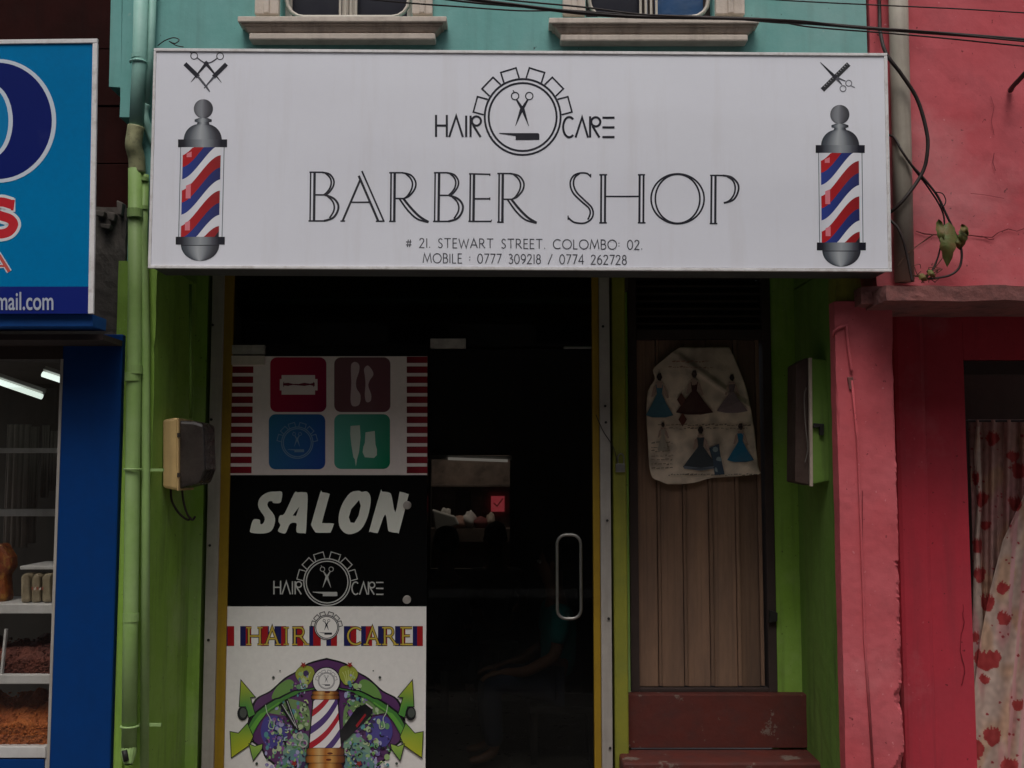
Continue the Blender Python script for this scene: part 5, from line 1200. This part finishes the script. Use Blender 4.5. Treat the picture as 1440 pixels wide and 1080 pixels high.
# conduit on the pink pillar
cd = thing('conduit', 'thin pink painted conduit running down the pink pillar from the green wall', 'conduit', W(1200, 700, YK))
MB().tube(cr([W(1172, 480, YK + .10), W(1172, 468, YK + .0), W(1178, 462, YK - .012), W(1190, 458, YK - .012), W(1191, 466, YK - .012), W(1194, 495, YK - .012), W(1198, 522, YK - .012)], 6), .0075, 10).build('upper_length', M['pink'], cd, smooth=True)
MB().tube([W(1198, 535, YK - .010), W(1206, 620, YK - .010), W(1210, 720, YK - .008), W(1216, 900, YK - .006), W(1228, 1090, YK - .004)], .006, 8).build('lower_length', M['pink'], cd, smooth=True)
MB().prism([(1192, 530), (1200, 530), (1201, 545), (1195, 548)], YK - .012, YK - .001).build('knockout', M['ledge'], cd, bevel=.003)
# cream pipe
cpz = thing('cream_pipe', 'upright cream pipe between the white sign and the pink wall', 'drain pipe', W(1270, 395, -.06))
MB().tube([W(1262, -60, -.07), W(1264.5, 60, -.07), W(1268, 200, -.07), W(1272, 396, -.07)], .048, 20).build('length', M['pipe_cream'], cpz, smooth=True)
for py in (-30,): MB().tube([W(1263, py, -.07), W(1263, py + 8, -.07)], .055, 20).build('coupling', M['pipe_cream'], cpz)
# bracket rod at upper right
g = MB().tube([W(1421, 127, -.02), W(1424, 122, -.10), W(1452, 92, -.45)], [.014, .012, .012], 10)
tag(g.build('bracket_rod', M['cable'], smooth=True), 'dark rod sticking out of the pink wall near the top right', 'rod')
# curtain
ct = thing('curtain', 'cream curtain with red tulips and dots hanging in the pink doorway', 'curtain', W(1400, 1080, .4))
tul = [(1382, 700, 9, 13, .3), (1427, 706, 9, 13, -.3), (1386, 737, 8, 8, 0), (1411, 826, 8, 12, .5), (1389, 845, 10, 15, 0), (1388, 925, 19, 18, 0), (1412, 868, 9, 12, .4), (1385, 954, 8, 8, .5), (1395, 1032, 12, 17, .1), (1369, 1052, 14, 17, -.6), (1420, 1075, 12, 15, .1), (1374, 765, 7, 14, 0), (1378, 806, 8, 14, 0), (1434, 660, 12, 14, .2), (1396, 615, 9, 12, .4), (1425, 640, 9, 9, 0), (1371, 893, 6, 10, 0), (1470, 760, 12, 14, 0), (1455, 900, 12, 14, .3), (1432, 990, 8, 10, 0), (1372, 670, 5, 12, 0)]
dots = [(rnd.uniform(1360, 1520), rnd.uniform(600, 1130), rnd.uniform(1, 2.2)) for _ in range(150)]
def curt_col(px, py, layer):
    n1 = noise.noise(Vector((px * .03, py * .02, layer * 4))); n2 = noise.noise(Vector((px * .06 + 9, py * .012, 2)))
    c = [.50, .37, .31] if layer else [.42, .24, .21]  # back drape's base colour is darkened for the shade it hangs in
    t1 = max(0, min(1, (n1 - .05) * 4)); t2 = max(0, min(1, (n2 - .12) * 4)); n3 = noise.noise(Vector((px * .15, py * .12, 7)))
    c = [lerp(c[j], (.48, .29, .18)[j], t1 * .7) for j in range(3)]; c = [lerp(c[j], (.48, .22, .22)[j], t2 * .8) * (1 + .25 * n3) for j in range(3)]
    if layer == 1 and px > 1418 and int(px * .19 + py * .015) % 3 == 0: c = [.55, .30, .30]
    for (tx, ty, rx, ry, an) in tul:
        dx_, dy_ = px - tx + 2.5 * noise.noise(Vector((px * .11, py * .11, 3))), py - ty + 3 * noise.noise(Vector((px * .13, py * .13, 8)))
        if abs(dx_) > 26 or abs(dy_) > 26: continue
        u = dx_ * math.cos(an) + dy_ * math.sin(an); v = -dx_ * math.sin(an) + dy_ * math.cos(an)
        u /= rx; v /= ry
        edge = -.75 + .42 * abs(((u * 2.4 + 10) % 1) - .5) * 2      # jagged petal tips at the top
        if abs(u) < math.sqrt(max(0, 1 - max(0, v) ** 2)) * (1 - .15 * max(0, -v)) and edge < v < 1: return (.34 + .10 * n3, .035 + .02 * n3, .035 + .02 * n3)
    for (tx, ty, r) in dots:
        if (px - tx) ** 2 + (py - ty) ** 2 < r * r: return (.30, .03, .04)
    return tuple(c)
def curtain(layer, xl_, xr__, y0, y1, Yf, nx, ny, name, lab):
    vs = []; cc = []; fs = []
    for j in range(ny + 1):
        py = lerp(y0, y1, j / ny); a_, b_ = xl_(py), xr__(py)
        for i in range(nx + 1):
            px = lerp(a_, b_, i / nx); vs.append(W(px, py, Yf(px, py, i / nx))); cc.append(curt_col(px, py, layer))
    for j in range(ny):
        for i in range(nx): k = j * (nx + 1) + i; fs.append((k, k + 1, k + nx + 2, k + nx + 1))
    g = MB(); g.add(vs, fs, cc); o = g.build(name, M['cloth'], ct, smooth=True, label=lab); m = o.modifiers.new('t', 'SOLIDIFY'); m.thickness = .003; return o
def interp(P_, y):
    for (a_, b_) in zip(P_, P_[1:]):
        if a_[0] <= y <= b_[0]: return lerp(a_[1], b_[1], (y - a_[0]) / (b_[0] - a_[0]))
    return P_[-1][1] if y > P_[-1][0] else P_[0][1]
curtain(0, lambda y: interp([(588, 1362), (700, 1366), (800, 1368), (1130, 1364)], y), lambda y: 1560, 590, 1130,
        lambda px, py, t: YR + .27 + .026 * math.sin(px * .26 + .5 * math.sin(py * .01)) + .010 * math.sin(px * .6 + py * .004), 150, 400, 'back_drape', 'straight hanging drape at the back')
fl = [(600, 1500), (680, 1446), (700, 1438), (760, 1410), (830, 1392), (900, 1378), (1000, 1366), (1130, 1352)]
curtain(1, lambda y: interp(fl, y), lambda y: interp([(600, 1580), (1130, 1560)], y), 640, 1130,
        lambda px, py, t: YR + .19 - .045 * math.cos(t * 22 + py * .004) * min(1, .35 + t * 3) - .02 * math.exp(-t * 30), 150, 420, 'front_drape', 'swept front drape gathered to the right')
curtain(2, lambda y: interp([(600, 1372), (640, 1369), (700, 1374), (760, 1370), (1000, 1364), (1130, 1360)], y), lambda y: interp([(600, 1378), (700, 1381), (760, 1377), (900, 1384), (1000, 1376), (1130, 1370)], y), 600, 1130,
        lambda px, py, t: YR + .22 - .015 * math.sin(PI * t), 12, 300, 'edge_fold', 'narrow folded edge of the drape')
MB().tube([W(1358, 592, YR + .25), W(1600, 592, YR + .25)], .006, 8).build('rail', M['cable'], ct)

# ------------------------------------------------------------------ cables
def cable(P_, Y, r, label, group=None, name='cable', mat='cable', cat='cable', n=8):
    Ys = Y if isinstance(Y, (list, tuple)) else [Y] * len(P_)
    pts_ = [W(x, y, yy) for (x, y), yy in zip(P_, Ys)]
    return tag(MB().tube(cr(pts_, n), r, 8).build(name, M[mat], smooth=True), label, cat, group)
G1 = 'overhead cables across the top'
cable([(-300, -90), (300, -40), (560, -14), (700, 4), (860, 22), (1060, 27), (1240, 41), (1440, 56), (1750, 84)], -.75, .0085, 'thickest overhead cable sagging past both upper windows', G1)
cable([(480, -30), (620, -2), (740, 10), (880, 20), (1000, 24), (1100, 32), (1180, 35), (1250, 43), (1340, 47), (1440, 57), (1700, 82)], -.73, .005, 'twisted thin cable wound along the thickest overhead cable', G1)
cable([(400, -12), (560, 3), (640, 9), (730, 15), (800, 15), (860, 20), (960, 24), (1075, 28), (1140, 38), (1240, 46), (1330, 54), (1440, 65), (1700, 90)], -.71, .0038, 'lower thin overhead cable sagging just above the right window sill', G1)
cable([(600, -20), (700, -2), (820, 10), (900, 20), (1000, 25), (1120, 29), (1200, 38), (1300, 44), (1380, 52), (1440, 58), (1700, 80)], -.77, .0042, 'slack cable twisting behind the thickest overhead cable', G1)
cable([(900, -16), (1080, -1), (1230, 7), (1340, 12), (1440, 18), (1700, 34)], -.7, .0032, 'single thin cable highest at the upper right', G1)
G2 = 'loose cables beside the white sign'
cable([(1235, -40), (1237, 20), (1238, 45), (1246, 75), (1268, 105), (1290, 140), (1303, 185), (1304, 215), (1296, 245), (1270, 282), (1250, 300)], [-.03, -.03, -.1, -.16, -.16, -.15, -.15, -.15, -.14, -.14, -.1], .0095, 'thick dark cable looping from the wall corner over the cream pipe', G2)
cable([(1250, 190), (1258, 194), (1268, 212), (1282, 232), (1300, 252), (1318, 275), (1330, 300), (1344, 330), (1352, 352), (1350, 374), (1338, 386), (1318, 391), (1304, 392)], [-.06, -.1] + [-.14] * 11, .006, 'dark cable hanging in a long loop over the pink wall', G2)
cable([(1268, 212), (1284, 236), (1304, 262), (1322, 290), (1328, 312), (1324, 340), (1318, 365), (1310, 382), (1300, 392)], [-.13] * 9, .0045, 'thinner cable inside the long loop beside the leaves', G2)
cable([(1252, 310), (1262, 320), (1270, 338), (1276, 362), (1283, 396)], [-.12, -.14, -.15, -.15, -.16], .0065, 'short dark cable crossing the foot of the cream pipe', G2)
cable([(1313, 270), (1325, 272), (1330, 282), (1326, 290), (1318, 284)], -.15, .003, 'tiny curl of wire on the loop above the leaves', G2)
# thin black wires on the sign edge
# plant
pt = thing('leafy_plant', 'small wilting green plant growing on the pink ledge among the cables', 'plant', W(1305, 398, -.14))
for P_ in ([(1296, 398), (1310, 380), (1322, 350), (1326, 318)], [(1296, 397), (1320, 370), (1345, 335), (1356, 318)], [(1300, 398), (1290, 386), (1286, 375)], [(1262, 375), (1275, 358), (1300, 338), (1312, 330)]):
    MB().tube(cr([W(x, y, -.13) for x, y in P_], 5), .0022, 6).build('stem', M['dry'], pt)
def leaf(P_, Y, tw):
    top, bot, wl = P_; g = MB(); n = 9; vs = []; fs = []
    T_ = Vector((*top,)); B_ = Vector((*bot,)); d = (B_ - T_); nr = Vector((-d.y, d.x)).normalized()
    for i in range(n + 1):
        t = i / n; wv = wl * math.sin(PI * t ** .7) ** .8 * (1 + .12 * math.sin(t * 25)); c = T_ + d * t
        for k in (-1, -.5, 0, .5, 1):
            q_ = c + nr * wv * k; vs.append(W(q_.x, q_.y, Y - .02 * math.sin(PI * t) + .012 * abs(k) * tw + .008 * math.sin(t * 9 + k)))
    for i in range(n):
        for k in range(4): a_ = i * 5 + k; fs.append((a_, a_ + 1, a_ + 6, a_ + 5))
    g.add(vs, fs); o = g.build('leaf', M['leaf'], pt, smooth=True)
leaf(((1334, 312), (1332, 376), 12), -.16, 1); leaf(((1320, 308), (1326, 348), 6), -.15, -1); leaf(((1357, 316), (1352, 350), 7), -.15, 1); leaf(((1352, 315), (1362, 332), 4), -.16, -1); leaf(((1345, 330), (1350, 352), 6), -.14, 1)
for i in range(16):
    a_ = rnd.uniform(1284, 1318); b_ = rnd.uniform(376, 398); g = MB().tube(cr([W(a_, b_, -.14), W(a_ + rnd.uniform(-8, 8), b_ - rnd.uniform(0, 8), -.15), W(a_ + rnd.uniform(-12, 12), b_ + rnd.uniform(-6, 4), -.16)], 4), .002, 5)
    g.build('twig', M['dry'], pt)
leaf(((1292, 386), (1304, 395), 5), -.17, 1); leaf(((1304, 380), (1316, 390), 4), -.17, 1)

# ------------------------------------------------------------------ the row across the street, behind the camera (mirrored in the glass)
op = thing('opposite_building', 'plain rendered terrace across the street, mirrored faintly in the shop glass', 'building', (0, -10.5, G0))
g = MB(); hol = [(-14 + i * 2.4, -13 + i * 2.4, 3.6, 4.9) for i in range(12)]
wall(g, -22, 22, G0, 9.0, [(a_, b_, c_, d_) for a_, b_, c_, d_ in hol], -10.6, -10.3); g.build('wall', M['opp'], op)
for (a_, b_, c_, d_) in hol: MB().box(a_, b_, -10.5, -10.45, c_, d_).build('window', M['pane_dark'], op)
